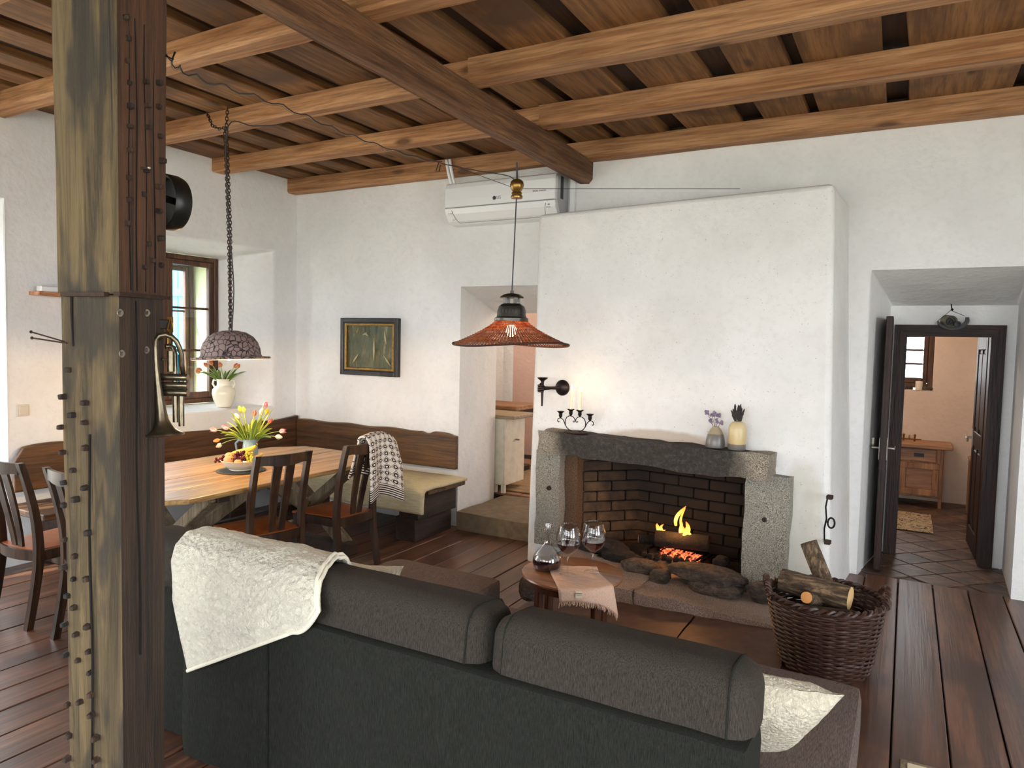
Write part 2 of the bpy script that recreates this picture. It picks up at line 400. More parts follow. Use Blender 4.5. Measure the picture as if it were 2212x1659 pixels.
# ---------------------------------------------------------------- walls
def wall(name, to3, u0, u1, z0, z1, T, holes, mat, bev=.022):
    """slab with splayed openings; holes: (front rect, back rect)"""
    vmap = {}; vs_ = []; fs = []
    def V(u, z, d):
        k = (round(u, 4), round(z, 4), round(d, 4))
        if k not in vmap: vmap[k] = len(vs_); vs_.append(to3(u, z, d))
        return vmap[k]
    for side, d in ((0, 0.0), (1, T)):
        us = sorted({u0, u1} | {h[side][0] for h in holes} | {h[side][1] for h in holes})
        zs = sorted({z0, z1} | {h[side][2] for h in holes} | {h[side][3] for h in holes})
        for i in range(len(us) - 1):
            for j in range(len(zs) - 1):
                uc = (us[i] + us[i + 1]) / 2; zc = (zs[j] + zs[j + 1]) / 2
                if any(h[side][0] < uc < h[side][1] and h[side][2] < zc < h[side][3] for h in holes): continue
                fs.append([V(us[i], zs[j], d), V(us[i + 1], zs[j], d), V(us[i + 1], zs[j + 1], d), V(us[i], zs[j + 1], d)])
    for a, b in holes:
        ca = [(a[0], a[2]), (a[1], a[2]), (a[1], a[3]), (a[0], a[3])]; cb = [(b[0], b[2]), (b[1], b[2]), (b[1], b[3]), (b[0], b[3])]
        for i in range(4):
            j = (i + 1) % 4
            fs.append([V(*ca[i], 0.0), V(*ca[j], 0.0), V(*cb[j], T), V(*cb[i], T)])
    me = bpy.data.meshes.new(name); me.from_pydata([tuple(p) for p in vs_], [], fs)
    bm = bmesh.new(); bm.from_mesh(me)
    bmesh.ops.recalc_face_normals(bm, faces=bm.faces)
    bm.to_mesh(me); bm.free(); me.materials.append(mat)
    o = link(name, me)
    if bev:
        md = o.modifiers.new('soft_edges', 'BEVEL'); md.width = bev; md.segments = 3; md.limit_method = 'ANGLE'; md.angle_limit = math.radians(25)
        me.polygons.foreach_set('use_smooth', [True] * len(me.polygons)); md.harden_normals = False
        try: me.set_sharp_from_angle(angle=math.radians(50))
        except Exception: pass
    return struct(o)
XL, YB, ZC = -5.6, 5.4, 3.30
W1f, W1b = (3.32, 5.10, 1.0, 2.56), (3.67, 4.745, 1.045, 2.455)
W2f, W2b = (.80, 2.655, .36, 2.63), (1.00, 2.48, .40, 2.50)
wall('wall_left', lambda u, z, d: (XL - d, u, z), YF - .3, 6.15, -.2, 3.40, .42, [(W1f, W1b), (W2f, W2b)], M['plaster'])
wall('wall_back', lambda u, z, d: (u, YB + d, z), XL - .42, XR + .3, -.2, 3.40, .75,
     [((-3.55, -2.62, -.1, 2.19), (-3.605, -2.72, -.1, 1.985)), ((-.24, .64, .05, 2.24), (-.13, .665, .05, 2.04))], M['plaster'], .035)
wall('wall_right', lambda u, z, d: (XR + d, u, z), YF - .3, 6.15, -.2, 3.40, .4, [((a - .12, b + .12, c, d), (a, b, c, d)) for a, b, c, d in RIGHT_WINS], M['plaster'])
wall('wall_front', lambda u, z, d: (u, YF - d, z), XL - .42, XR + .3, -.2, 3.40, .4, [((a - .12, b + .12, c, d), (a, b, c, d)) for a, b, c, d in FRONT_WINS], M['plaster'])
# the outer half of the left wall between inner and outer casement, yellow-green sunlight put into its plaster colour
wall('wall_left_outer', lambda u, z, d: (XL - .47 - d, u, z), 3.0, 5.4, .4, 3.0, .36, [((3.66, 4.76, 1.03, 2.47), (3.66, 4.73, 1.05, 2.42))], M['plaster_sun'], .01)

# windows: frame, casements, glazing bars and panes are parts of each window
def casement(root, to3, a, b, z0, z1, rows, st, dp, cols=1):
    """a..b along the wall; to3(u,z,d)"""
    def B(nm, u0, u1, w0, w1, d0, d1, mat):
        p = Vector(to3(u0, w0, d0)); q = Vector(to3(u1, w1, d1))
        MB().box([min(p[i], q[i]) for i in range(3)], [max(p[i], q[i]) for i in range(3)], .006).build(nm, mat, root)
    sb = MB()
    for u0, u1, w0, w1 in ((a, a + st, z0, z1), (b - st, b, z0, z1), (a + st, b - st, z0, z0 + st * 1.25), (a + st, b - st, z1 - st, z1)):
        p = Vector(to3(u0, w0, 0)); q = Vector(to3(u1, w1, dp)); sb.box([min(p[i], q[i]) for i in range(3)], [max(p[i], q[i]) for i in range(3)], .006)
    root = sb.build('sash', M['frame_wood'], root)
    h0, h1 = z0 + st * 1.25, z1 - st; ph = (h1 - h0) / rows; pw = (b - a - 2 * st) / cols
    for r in range(1, rows): B('glazing_bar', a + st, b - st, h0 + ph * r - .011, h0 + ph * r + .011, dp * .2, dp * .8, M['frame_wood'])
    for k in range(1, cols): B('glazing_bar', a + st + pw * k - .011, a + st + pw * k + .011, h0, h1, dp * .2, dp * .8, M['frame_wood'])
    for r in range(rows):
        for k in range(cols):
            B('pane', a + st + pw * k, a + st + pw * (k + 1), h0 + ph * r, h0 + ph * (r + 1), dp * .47, dp * .53, M['pane'])
def window(name, to3, a, b, z0, z1, rows, leaves=2, st=.05, dp=.05, fr=.045, cols=1):
    root = bpy.data.objects.new(name, None); C.objects.link(root); root.location = to3((a + b) / 2, z0, 0); struct(root)
    fb = MB()
    for u0, u1, w0, w1 in ((a, a + fr, z0, z1), (b - fr, b, z0, z1), (a + fr, b - fr, z0, z0 + fr), (a + fr, b - fr, z1 - fr, z1)):
        p = Vector(to3(u0, w0, -.012)); q = Vector(to3(u1, w1, dp + .02))
        fb.box([min(p[i], q[i]) for i in range(3)], [max(p[i], q[i]) for i in range(3)], .006)
    fb.build('window_frame', M['frame_wood'], root)
    a += fr; b -= fr; z0 += fr; z1 -= fr; w = (b - a) / leaves
    for k in range(leaves): casement(root, to3, a + w * k, a + w * (k + 1), z0, z1, rows, st, dp, cols)
    return root
w1 = window('window_1', lambda u, z, d: (XL - .40 - d, u, z), 3.67, 4.745, 1.045, 2.455, 3)
hk = MB().box((-6.0, 4.19, 1.6), (-5.985, 4.225, 1.68), .004).bar((-5.98, 4.2, 1.63), (-5.98, 4.2, 1.56), .012, .012); hk.build('window_latch', M['brass'], w1)
window('window_2', lambda u, z, d: (XL - .75 - d, u, z), 3.66, 4.73, 1.05, 2.42, 3, st=.04)
window('window_3', lambda u, z, d: (XL - .36 - d, u, z), 1.0, 2.48, .40, 2.50, 4, cols=2)
for i, (x0, x1, z0, z1) in enumerate(FRONT_WINS): window('window_%d' % (4 + i), lambda u, z, d: (u, YF - .3 - d, z), x0, x1, z0, z1, 4, cols=2)
for i, (x0, x1, z0, z1) in enumerate(RIGHT_WINS): window('window_%d' % (7 + i), lambda u, z, d: (XR + .3 + d, u, z), x0, x1, z0, z1, 4, cols=2)

# outside: ground added pale to bounce daylight inside, and an open blue shutter
struct(MB().box((-40, -40, -.45), (40, 45, -.40)).build('ground', M['bounce_ground']))
sh = thing('window_shutter', 'blue wooden shutter leaf standing open outside the window beside the post', 'shutter', (-6.60, 4.76, 1.0))
for k in range(4): MB().box((-6.52 - .11 * (k + 1), 4.76, 1.02), (-6.525 - .11 * k, 4.785, 2.42), .006).build('board', M['blue'], sh)
MB().box((-6.95, 4.742, 1.25), (-6.425, 4.76, 1.33)).box((-6.95, 4.742, 2.1), (-6.53, 4.76, 2.18)).build('ledger', M['blue'], sh)

# ---------------------------------------------------------------- floor: wide planks along Y on a dark sub-floor
fl = struct(MB().box((XL, YF, -.12), (XR, YB + .05, -.03)).build('floor', M['under']))
edges = [-5.6, -5.4, -5.18, -4.98, -4.755, -4.42, -4.11, -3.89, -3.675, -3.474, -3.255, -3.045 , -2.955, -2.735, -2.533, -2.33, -2.13, -1.93, -1.74, -1.54, -1.35, -1.15, -.96, -.76, -.57, -.38, -.185, .014, .214, .412, .603, .80, 1.0, 1.2, 1.41, 1.6, 1.8, 2.0, 2.2, 2.4, 2.6, 2.8, 3.0, 3.2]
edges.remove(-3.045); edges[edges.index(-2.955)] = -3.05; edges.insert(edges.index(-3.05) + 1, -2.87)
edges = sorted(set(edges)); edges = [e for e in edges if e not in (-2.955,)]
rp = random.Random(3)
for i in range(len(edges) - 1):
    x0, x1 = edges[i] + .003, edges[i + 1] - .003; zc = zf((x0 + x1) / 2); yb = YB + (.0 if x0 < -.3 else .05)
    cut = rp.uniform(.4, 1.6) if i % 3 == 1 else (rp.uniform(-1.5, 3.0) if i % 3 == 2 and x0 < -2.6 else None)
    segs = [(YF, yb)] if cut is None or x0 > -.3 else [(YF, cut - .0015), (cut + .0015, yb)]
    for y0, y1 in segs:
        dz = rp.uniform(-.002, .002); mb = MB(); n = 6; rows = []
        mb.box((x0, y0, -.03), (x1, y1, zc + dz), .004)
        t = (zf(x1) - zf(x0)) / (x1 - x0)
        for p in mb.v:
            if p.z > zc - .02: p.z += (p.x - (x0 + x1) / 2) * t
        mb.build('floor_plank', M['plank'], fl)
# dark red stone slabs in front of the hearth
M['slab'] = plain('red_stone_slab', hexc('5a4238'), .55, bumpy=.35, bscale=12, var=.3)
rs = random.Random(5)
for k, (x0, x1, y0, y1) in enumerate([(-2.05, -1.52, 3.45, 4.2), (-1.51, -1.02, 3.3, 4.2), (-1.01, -.47, 3.3, 4.2), (-2.05, -1.4, 2.9, 3.44), (-1.39, -.85, 2.85, 3.29), (-.84, -.47, 2.85, 3.29)]):
    z = zf((x0 + x1) / 2); mb = MB(); rough_box(mb, (x0, y0, z - .03), (x1, y1, z + .012), 4, .006, 5, k)
    for p in mb.v: p.z += (p.x - (x0 + x1) / 2) * .0789
    mb.build('floor_slab', M['slab'], fl)

# ---------------------------------------------------------------- ceiling: boards along Y in two layers, joists along X, main beam
ce = struct(MB().box((XL - .42, YF - .3, 3.42), (XR + .3, 6.15, 3.5)).build('ceiling', M['under']))
MB().box((XL, YF, 3.352), (XR, YB, 3.40)).build('upper_boarding', M['board_dark'], ce)
MB().box((XL, 5.37, 3.31), (XR, 5.399, 3.351)).build('upper_boarding', M['board_dark'], ce)  # dark filler strip added to cover pale plaster in the board gaps
gaps = [(-5.25, -5.14), (-4.95, -4.86), (-4.65, -4.49), (-4.27, -4.11), (-3.79, -3.66), (-3.36, -3.24), (-2.93, -2.80), (-2.5, -2.40), (-2.12, -2.01), (-1.66, -1.51), (-1.12, -.97), (-.67, -.60), (-.20, -.08), (.47, .56), (1.0, 1.12), (1.6, 1.72), (2.2, 2.3), (2.75, 2.87)]
prev = XL; rc = random.Random(11)
for a, b in gaps + [(XR, XR)]:
    mb = MB(); ys = [YF + (YB - YF) * k / 16 for k in range(17)]; dz = rc.uniform(-.004, .004)
    e0 = [prev + rc.uniform(-.008, .008) for _ in ys]; e1 = [a + rc.uniform(-.008, .008) for _ in ys]
    rows = []
    for y, p, q in zip(ys, e0, e1): rows.append([(p, y, 3.352), (p, y, 3.31 + dz), (p + .006, y, 3.304 + dz), (q - .006, y, 3.304 + dz), (q, y, 3.31 + dz), (q, y, 3.352)])
    mb.grid(rows, True); mb.build('ceiling_board', M['board'], ce); prev = b
def joist(name, x0, x1, y0, y1, z0, z1, seed, mat=M['joist']):
    mb = MB(); n = 22; c = .012; rows = []
    for k in range(n + 1):
        x = x0 + (x1 - x0) * k / n
        w = [mnoise.noise(Vector((x * 1.3, seed * 4.1 + i, 0))) * .007 for i in range(6)]
        a, b, d, e = y0 + w[0], y1 + w[1], z0 + w[2], z1
        cc = c + abs(w[3]) * 2
        rows.append([(x, a, e), (x, a, d + cc), (x, a + cc, d), (x, b - cc, d), (x, b, d + cc), (x, b, e)])
    mb.grid(rows, True); mb.f.append(list(range(6))); mb.f.append(list(range(n * 6, n * 6 + 6))); return mb.build(name, mat, ce)
ZB = 3.18
joist('wall_joist', XL, XR, 5.27, 5.398, 3.165, 3.304, 1)
for k, y in enumerate([4.36, 3.47, 2.54, 1.62, .72, -.2, -1.1, -2.0]):
    x = -2.36 if k else -2.36
    joist('joist', XL + .002, x + .16, y + .012, y + .15, ZB + .006, 3.304, k * 3 + 2)     # left run, ending on the beam
    joist('joist', x + .10, XR, y - .01, y + .145, ZB - .004, 3.304, k * 3 + 9)           # right run laps beside it
mb = MB(); rows = []; n = 40
for k in range(n + 1):
    y = YF + (YB - YF) * k / n; x0 = -2.365 - .021 * (y - 2.5); x1 = x0 + .125
    w = [mnoise.noise(Vector((y * 1.2, 33 + i, 0))) * .008 for i in range(6)]
    z0 = 3.0 + w[2]
    rows.append([(x0 + w[0], y, 3.178), (x0 + w[0], y, z0 + .02), (x0 + .02, y, z0), (x1 - .03 + w[1], y, z0 + w[3]), (x1 + w[1], y, z0 + .03), (x1 + w[4], y, 3.178)])
mb.grid(rows, True); mb.f.append(list(range(6))); mb.build('main_beam', M['beam'], ce)

# ---------------------------------------------------------------- rooms behind the back wall
# left: a raised stone step and a pink room
M['stepstone'] = plain('step_stone', hexc('6a5a44'), .8, bumpy=.6, bscale=16, var=.25)
mb = MB(); rough_box(mb, (-3.5, 5.31, -.05), (-2.6, 6.2, .158), 7, .010, 4, 2); M['tile_pink'] = plain('terracotta_floor_tile', hexc('8a6048'), .6, bumpy=.2, bscale=10, var=.2)
fr2 = struct(MB().box((-6.2, 6.15, .02), (-1.0, 8.7, .15)).build('floor_back_left', M['under']))
mb.build('stone_step', M['stepstone'], fr2, 50)
for i in range(6):
    for j in range(6):
        x = -4.7 + i * .34; y = 6.2 + j * .34
        MB().box((x + .004, y + .004, .14), (x + .336, y + .336, .172 + random.uniform(-.002, .002)), .004).build('floor_tile', M['tile_pink'], fr2)
wall('wall_back_left_far', lambda u, z, d: (u, 8.65 + d, z), -6.2, -.9, 0, 2.7, .3, [((-2.3, -1.3, .9, 2.1),) * 2, ((-5.6, -4.8, 2.1, 2.5),) * 2], M['plaster_pink'])  # the larger, unseen opening is added to light the pink room
wall('wall_back_left_side', lambda u, z, d: (-1.0 + d, u, z), 6.15, 8.9, 0, 2.7, .1, [], M['plaster_pink'], 0)
wall('wall_back_left_end', lambda u, z, d: (-6.1 - d, u, z), 6.15, 8.9, 0, 2.7, .1, [], M['plaster_pink'], 0)
wall('wall_back_left_pier', lambda u, z, d: (u, 7.55 + d, z), -6.1, -4.33, .1, 2.7, .25, [((-4.75, -4.40, 2.08, 2.4),) * 2], M['plaster'], .01)
struct(MB().box((-6.2, 6.1, 2.62), (-.9, 8.95, 2.7)).build('ceiling_back_left', M['plaster']))
portal((-1.8, 8.98, 1.5), (PI / 2, 0, PI), 1.0, 1.2)
lamp('kitchen_fill_light', (-3.3, 7.3, 2.3), 26, (1, .80, .62), .12)  # added fill light, no lamp stands in the pink room
# right: tiled passage and room with a window
M['tile_dark'] = wood('dark_clay_floor_tile', hexc('3e2f28'), hexc('7a5e4c'), 'X', .42, 5, .7, .25, .25, spec=.5)
fr3 = struct(MB().box((-1.6, 5.40, .0), (1.6, 8.7, .138)).build('floor_back_right', M['slab']))
s = .235; ca = math.cos(PI / 4)
for i in range(-16, 17):
    for j in range(-16, 17):
        cx_ = .25 + (i - j) * s * ca; cy_ = 6.9 + (i + j) * s * ca
        if not (-.42 < cx_ < 1.0 and 5.44 < cy_ < 8.6): continue
        Mx = Matrix.Translation((cx_, cy_, .1345)) @ Matrix.Rotation(PI / 4, 4, 'Z') @ Matrix.Rotation(random.uniform(-.006, .006), 4, 'X')
        MB().box((-s / 2 + .004, -s / 2 + .004, -.012), (s / 2 - .004, s / 2 - .004, .012), .004, Mx).build('floor_tile', M['tile_dark'], fr3)
wall('wall_niche', lambda u, z, d: (u, 6.14 + d, z), -.4, .9, .1, 2.2, .10, [((-.06, .56, .1, 1.86),) * 2], M['plaster'], 0)
wall('wall_back_right_far', lambda u, z, d: (u, 8.55 + d, z), -1.6, 1.6, 0, 2.7, .35, [((-.62, .235, 1.30, 2.1),) * 2], M['plaster_warm'], .01)
wall('wall_back_right_side', lambda u, z, d: (1.0 + d, u, z), 6.15, 8.9, 0, 2.7, .1, [], M['plaster_warm'], 0)
wall('wall_back_right_end', lambda u, z, d: (-1.5 - d, u, z), 6.15, 8.9, 0, 2.7, .1, [], M['plaster_warm'], 0)
struct(MB().box((-1.7, 6.1, 2.62), (1.2, 8.95, 2.7)).build('ceiling_back_right', M['plaster']))
w9 = window('window_9', lambda u, z, d: (u, 8.58 + d, z), -.62, .235, 1.32, 2.1, 4, st=.045, fr=.05)
lamp('passage_fill_light', (-.7, 7.4, 2.4), 14, (1, .84, .66), .12)  # fill light without a fixture in the back right room
# door: frame, the leaf opened towards us and the inner leaf opened into the room
d1 = bpy.data.objects.new('door_1', None); C.objects.link(d1); d1.location = (.25, 6.1, .15); struct(d1)
MB().prism([(-.095, .15), (-.012, .15), (-.012, 1.815), (-.095, 1.90)], 'Y', 6.10, 6.24).build('door_jamb', M['door_wood'], d1)
MB().prism([(.60, .15), (.512, .15), (.512, 1.815), (.60, 1.90)], 'Y', 6.10, 6.24).build('door_jamb', M['door_wood'], d1)
MB().prism([(-.095, 1.90), (-.012, 1.815), (.512, 1.815), (.60, 1.90)], 'Y', 6.10, 6.24).build('door_head', M['doorx'], d1)
def leaf(name, root, Mx, w, h, handle_side=1):
    st = .085; t = .045
    lf = MB()
    for q in (((0, -t / 2, 0), (st, t / 2, h)), ((w - st, -t / 2, 0), (w, t / 2, h)), ((st, -t / 2, 0), (w - st, t / 2, .16)), ((st, -t / 2, .80), (w - st, t / 2, .92)), ((st, -t / 2, h - .11), (w - st, t / 2, h))): lf.box(q[0], q[1], .004, Mx)
    root = lf.build('door_leaf', M['door_wood'], root)
    def B(nm, a, b, mat, ch=.004): return MB().box(a, b, ch, Mx).build(nm, mat, root)
    for z0, z1 in ((.16, .80), (.92, h - .11)):
        n = 2; pw = (w - 2 * st) / n
        for k in range(n):
            a = st + k * pw
            B('panel', (a, -.010, z0), (a + pw, .010, z1), M['door_wood']); B('panel_moulding', (a + .02, -.017, z0 + .025), (a + pw - .02, .017, z1 - .025), M['door_wood'], .010)
        B('muntin', (st + pw - .02, -.02, z0), (st + pw + .02, .02, z1), M['door_wood'])
    hd = MB()
    for sd in (-1, 1):
        hd.tube([Mx @ Vector(p) for p in [(w - .04, sd * .02, .86), (w - .04, sd * .065, .86), (w - .15, sd * .07, .862), (w - .165, sd * .068, .84)]], .008, 8)
        hd.box((w - .062, sd * .0225 - .003, .78), (w - .018, sd * .0225 + .003, .93), 0, Mx)
    hd.build('door_handle', M['steel'], root)
Mx = Matrix.Translation((-.128, 6.08, .16)) @ Matrix.Rotation(-PI / 2 + .012, 4, 'Z')
leaf('a', d1, Mx, .53, 1.78)
d2 = bpy.data.objects.new('door_2', None); C.objects.link(d2); d2.location = (.53, 6.25, .15); struct(d2)
Mx = Matrix.Translation((.530, 6.27, .155)) @ Matrix.Rotation(PI / 2 + .035, 4, 'Z')
leaf('b', d2, Mx, .60, 1.68)
# ---------------------------------------------------------------- chimney breast and open fireplace
TH = -math.atan(.127); CO = Vector((-1.45, 4.703, 0))
EU = Vector((math.cos(TH), math.sin(TH), 0)); EV = Vector((-math.sin(TH), math.cos(TH), 0))
def W(u, v, z): return CO + EU * u + EV * v + Vector((0, 0, z))
def soot_f(nt):
    tc = N(nt, 'ShaderNodeTexCoord'); sx = N(nt, 'ShaderNodeSeparateXYZ'); L(nt, tc.outputs['Object'], sx.inputs[0])
    n_ = noise(nt, tc.outputs['Object'], 5, 4); u = math_(nt, 'ABSOLUTE', math_(nt, 'ADD', sx.outputs[0], .06))
    return ramp(nt, math_(nt, 'ADD', u, math_(nt, 'MULTIPLY', math_(nt, 'SUBTRACT', n_, .5), .4)), [(.58, (.93,) * 3), (.74, (0, 0, 0))])
M['granite'] = granite('granite', hexc('b8b2a4'), hexc('3c3a36'))
M['lintel'] = granite('sooty_granite', hexc('b4a896'), hexc('40382f'), soot_f)
M['granite_brown'] = granite('brown_granite', hexc('7a5c40'), hexc('2e2018'))
M['hearth'] = granite('hearth_granite', hexc('c4b0a4'), hexc('6c5a52'))
def rockm(name, c1, c2, sy=3.0):
    m_, nt, b = nmat(name); v = coords(nt, (1, 1, sy)); n1 = noise(nt, v, 14, 8, .72, .8); n2 = noise(nt, coords(nt), 70, 4, .7)
    c = mix(nt, ramp(nt, n2, [(.45, (0, 0, 0)), (.7, (.6,) * 3)]), ramp(nt, n1, [(.38, c1), (.62, c2)]), tuple(x * .3 for x in c1)); L(nt, rnd_tint(nt, c, .25), b.inputs['Base Color']); b.inputs['Roughness'].default_value = .85
    bump(nt, b, math_(nt, 'ADD', math_(nt, 'MULTIPLY', n1, 3), n2), 1.0, .02); return m_
M['rock'] = rockm('grey_slate_rock', hexc('50443c'), hexc('8a7a6c')); M['rock_dark'] = rockm('charred_rock', hexc('1c1817'), hexc('443c38'))
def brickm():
    m_, nt, b = nmat('sooty_shaded_brick'); v = coords(nt); n1 = noise(nt, v, 7, 5, .65); n2 = noise(nt, v, 2.2, 3)
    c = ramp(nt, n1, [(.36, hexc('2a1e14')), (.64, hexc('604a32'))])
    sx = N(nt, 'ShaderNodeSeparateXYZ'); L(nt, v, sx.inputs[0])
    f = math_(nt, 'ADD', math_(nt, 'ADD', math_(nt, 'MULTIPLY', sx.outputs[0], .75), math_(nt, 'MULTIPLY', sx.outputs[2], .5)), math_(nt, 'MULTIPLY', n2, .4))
    c = mix(nt, ramp(nt, f, [(-.0, (.2,) * 3), (.26, (.97,) * 3)]), c, (.008, .0065, .006))  # blacker to the upper right: soot and firebox shade in one colour
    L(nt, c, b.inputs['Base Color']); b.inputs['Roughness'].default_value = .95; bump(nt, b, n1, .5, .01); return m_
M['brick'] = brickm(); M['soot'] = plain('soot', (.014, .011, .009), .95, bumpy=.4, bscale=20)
M['ash'] = plain('grey_ash', hexc('4a4441'), .98, bumpy=.9, bscale=40, var=.6)
cb = thing('fireplace', 'white plastered chimney breast with an open granite fireplace', 'fireplace', CO, TH)
lev = [(0, -2.535, 4.845, -.345, 4.575, -.27), (.13, -2.536, 4.85, -.348, 4.578, -.28), (.4, -2.538, 4.859, -.355, 4.583, -.295), (.93, -2.541, 4.885, -.372, 4.606, -.315),
       (1.3, -2.543, 4.90, -.386, 4.626, -.335), (1.85, -2.545, 4.925, -.405, 4.65, -.365), (2.3, -2.555, 4.945, -.42, 4.672, -.385), (2.70, -2.567, 4.967, -.437, 4.696, -.40)]
mb = MB(); rows = []
for z, xl, yl, xr, yr, xb in lev:
    P = lambda X: (X, yl + (yr - yl) * (X - xl) / (xr - xl), z)
    hs = [P(-2.218), P(-.845)]
    rows.append([(xl - .02, 5.42, z), (xl, yl, z), hs[0], hs[1], (xr, yr, z), (xb, 5.42, z)])
vs_ = [p for r in rows for p in r]; fs = []
for i in range(len(rows) - 1):
    for j in range(5):
        if j == 2 and lev[i][0] in (.13, .4): continue
        fs.append((i * 6 + j, i * 6 + j + 1, i * 6 + 7 + j, i * 6 + 6 + j))
t = (len(rows) - 1) * 6; fs.append(tuple(t + k for k in range(6)))
def breastm():
    m_ = plaster('chimney_plaster', (.82, .815, .80), (.74, .735, .72)); nt = m_.node_tree; b = nt.nodes['Principled BSDF']; old = b.inputs['Base Color'].links[0].from_socket
    tc = N(nt, 'ShaderNodeTexCoord'); sx = N(nt, 'ShaderNodeSeparateXYZ'); L(nt, tc.outputs['Object'], sx.inputs[0]); n_ = noise(nt, tc.outputs['Object'], 7, 4)
    def blob(u0, z0, ru, rz):
        a = math_(nt, 'DIVIDE', math_(nt, 'SUBTRACT', sx.outputs[0], u0), ru); c_ = math_(nt, 'DIVIDE', math_(nt, 'SUBTRACT', sx.outputs[2], z0), rz)
        return math_(nt, 'SUBTRACT', math_(nt, 'ADD', math_(nt, 'MULTIPLY', n_, .9), .75), math_(nt, 'ADD', math_(nt, 'MULTIPLY', a, a), math_(nt, 'MULTIPLY', c_, c_)))
    c = mix(nt, ramp(nt, blob(-.02, 1.04, .46, .085), [(.05, (0, 0, 0)), (.55, (.62,) * 3)]), old, (.36, .25, .15))
    c = mix(nt, ramp(nt, blob(.93, .62, .14, .42), [(.1, (0, 0, 0)), (.6, (.35,) * 3)]), c, (.52, .46, .30))
    c = mix(nt, ramp(nt, noise(nt, tc.outputs['Object'], 90, 2, .5), [(.70, (0, 0, 0)), (.73, (.5,) * 3)]), c, (.30, .20, .16)); L(nt, c, b.inputs['Base Color']); return m_
mb.add(vs_, fs); br = mb.build('chimney_breast', breastm(), cb, 50)
md = br.modifiers.new('soft_edges', 'BEVEL'); md.width = .035; md.segments = 3; md.limit_method = 'ANGLE'; md.angle_limit = math.radians(40)
def lp(nm, a, b, mat, cuts=6, amp=.012, sc=7, seed=0, sm=60, rnd=0):
    mb = MB(); rough_box(mb, a, b, cuts, amp, sc, seed, rnd); return mb.build(nm, mat, cb, sm, True)
lp('lintel', (-.905, -.150, .893), (.765, .10, 1.052), M['lintel'], 20, .019, 8, 1)
lp('jamb_stone', (-.985, -.045, .17), (-.774, .10, .890), M['granite'], 9, .012, 7, 2)
lp('jamb_stone', (-.79, .03, .15), (-.665, .18, .90), M['granite_brown'], 8, .010, 7, 3)
lp('jamb_stone', (.608, -.055, .13), (.875, .12, .915), M['granite'], 9, .012, 7, 4)
for u, z in ((-.862, .613), (.736, .642)):
    MB().lathe([(.016, -.02), (.018, .0), (.015, .014), (.004, .017)], 10, (0, 0, 0), Matrix.Translation((u, -.05, z)) @ Matrix.Rotation(PI / 2, 4, 'X')).build('iron_stud', M['rust'], cb, True, True)
# firebox shell and bricks
MB().prism([(-.76, .10), (-.76, .06), (-.42, .53), (.66, .53), (.66, .06), (.66, .56), (-.78, .56), (-.80, .10)], 'Z', 0, 1.25).build('firebox_backing', M['soot'], cb, False, True)
MB().box((-.8, .09, 1.0), (.68, .55, 1.22)).build('smoke_hood', M['soot'], cb, False, True)
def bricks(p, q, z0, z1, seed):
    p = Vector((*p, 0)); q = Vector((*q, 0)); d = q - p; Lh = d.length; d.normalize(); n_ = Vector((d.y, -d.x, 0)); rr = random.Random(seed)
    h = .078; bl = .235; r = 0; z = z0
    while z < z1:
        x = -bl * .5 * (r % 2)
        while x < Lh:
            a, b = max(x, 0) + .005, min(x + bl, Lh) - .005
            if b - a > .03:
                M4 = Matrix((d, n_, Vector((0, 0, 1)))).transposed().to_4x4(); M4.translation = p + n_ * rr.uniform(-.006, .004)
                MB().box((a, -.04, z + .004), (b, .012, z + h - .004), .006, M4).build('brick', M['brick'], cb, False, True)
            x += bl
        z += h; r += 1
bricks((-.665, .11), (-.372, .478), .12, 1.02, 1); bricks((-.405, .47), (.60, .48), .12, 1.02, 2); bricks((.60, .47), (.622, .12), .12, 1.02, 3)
# hearth stones
lp('hearth_stone', (-.66, -.42, -.03), (-.43, -.05, .190), M['hearth'], 8, .020, 5, 5); lp('hearth_stone', (-.425, -.555, -.03), (.096, -.12, .192), M['hearth'], 8, .020, 5, 6)
lp('hearth_stone', (.103, -.55, -.03), (.955, -.12, .182), M['hearth'], 10, .022, 5, 7)
mb = MB(); rows = []
for i in range(31):
    r = []
    for j in range(19):
        u = -.72 + 1.36 * i / 30; v = -.16 + .64 * j / 18; z = .165 + .05 * math.exp(-((u - .05) / .35) ** 2 - ((v - .22) / .2) ** 2) + mnoise.noise(Vector((u * 9, v * 9, 1))) * .014 + abs(mnoise.noise(Vector((u * 30, v * 30, 5)))) * .016
        r.append((u, v, z))
    rows.append(r)
mb.grid(rows); o = mb.build('ash_bed', M['ash'], cb, True, True); o['kind'] = 'stuff'
def stone(label, u, v, z, dim, seed, mat='rock', rz=0.0, amp=.25, group=None):
    mb = MB(); rock(mb, W(u, v, z), dim, seed, 4, amp, Matrix.Rotation(TH + rz, 4, 'Z'))
    o = mb.build('hearth_rock', M[mat], None, 35); setp(o, label, 'rock', group); return o
stone('large flat layered slab lying on the hearth edge before the fire', .43, -.17, .262, (.50, .26, .085), 1)
stone('blocky brown rock under the large flat slab on the hearth', .50, -.22, .205, (.34, .22, .085), 2)
stone('rounded purple grey stone on the hearth left of the layered slab', -.02, -.19, .222, (.26, .17, .085), 3)
stone('small angular stone wedged in the middle of the hearth edge', .155, -.27, .215, (.13, .12, .09), 4)
stone('charred rock lying at the left end of the ash bed', -.44, .05, .225, (.36, .22, .10), 5, 'rock_dark')
stone('dark charred stone between the side table and the ash bed', -.24, -.06, .21, (.26, .18, .09), 6, 'rock_dark')
stone('dark stone in the ash near the right jamb', .40, .17, .24, (.11, .10, .10), 7, 'rock_dark')
stone('pale rock behind the log basket beside the right jamb', .80, -.20, .24, (.18, .14, .12), 8)
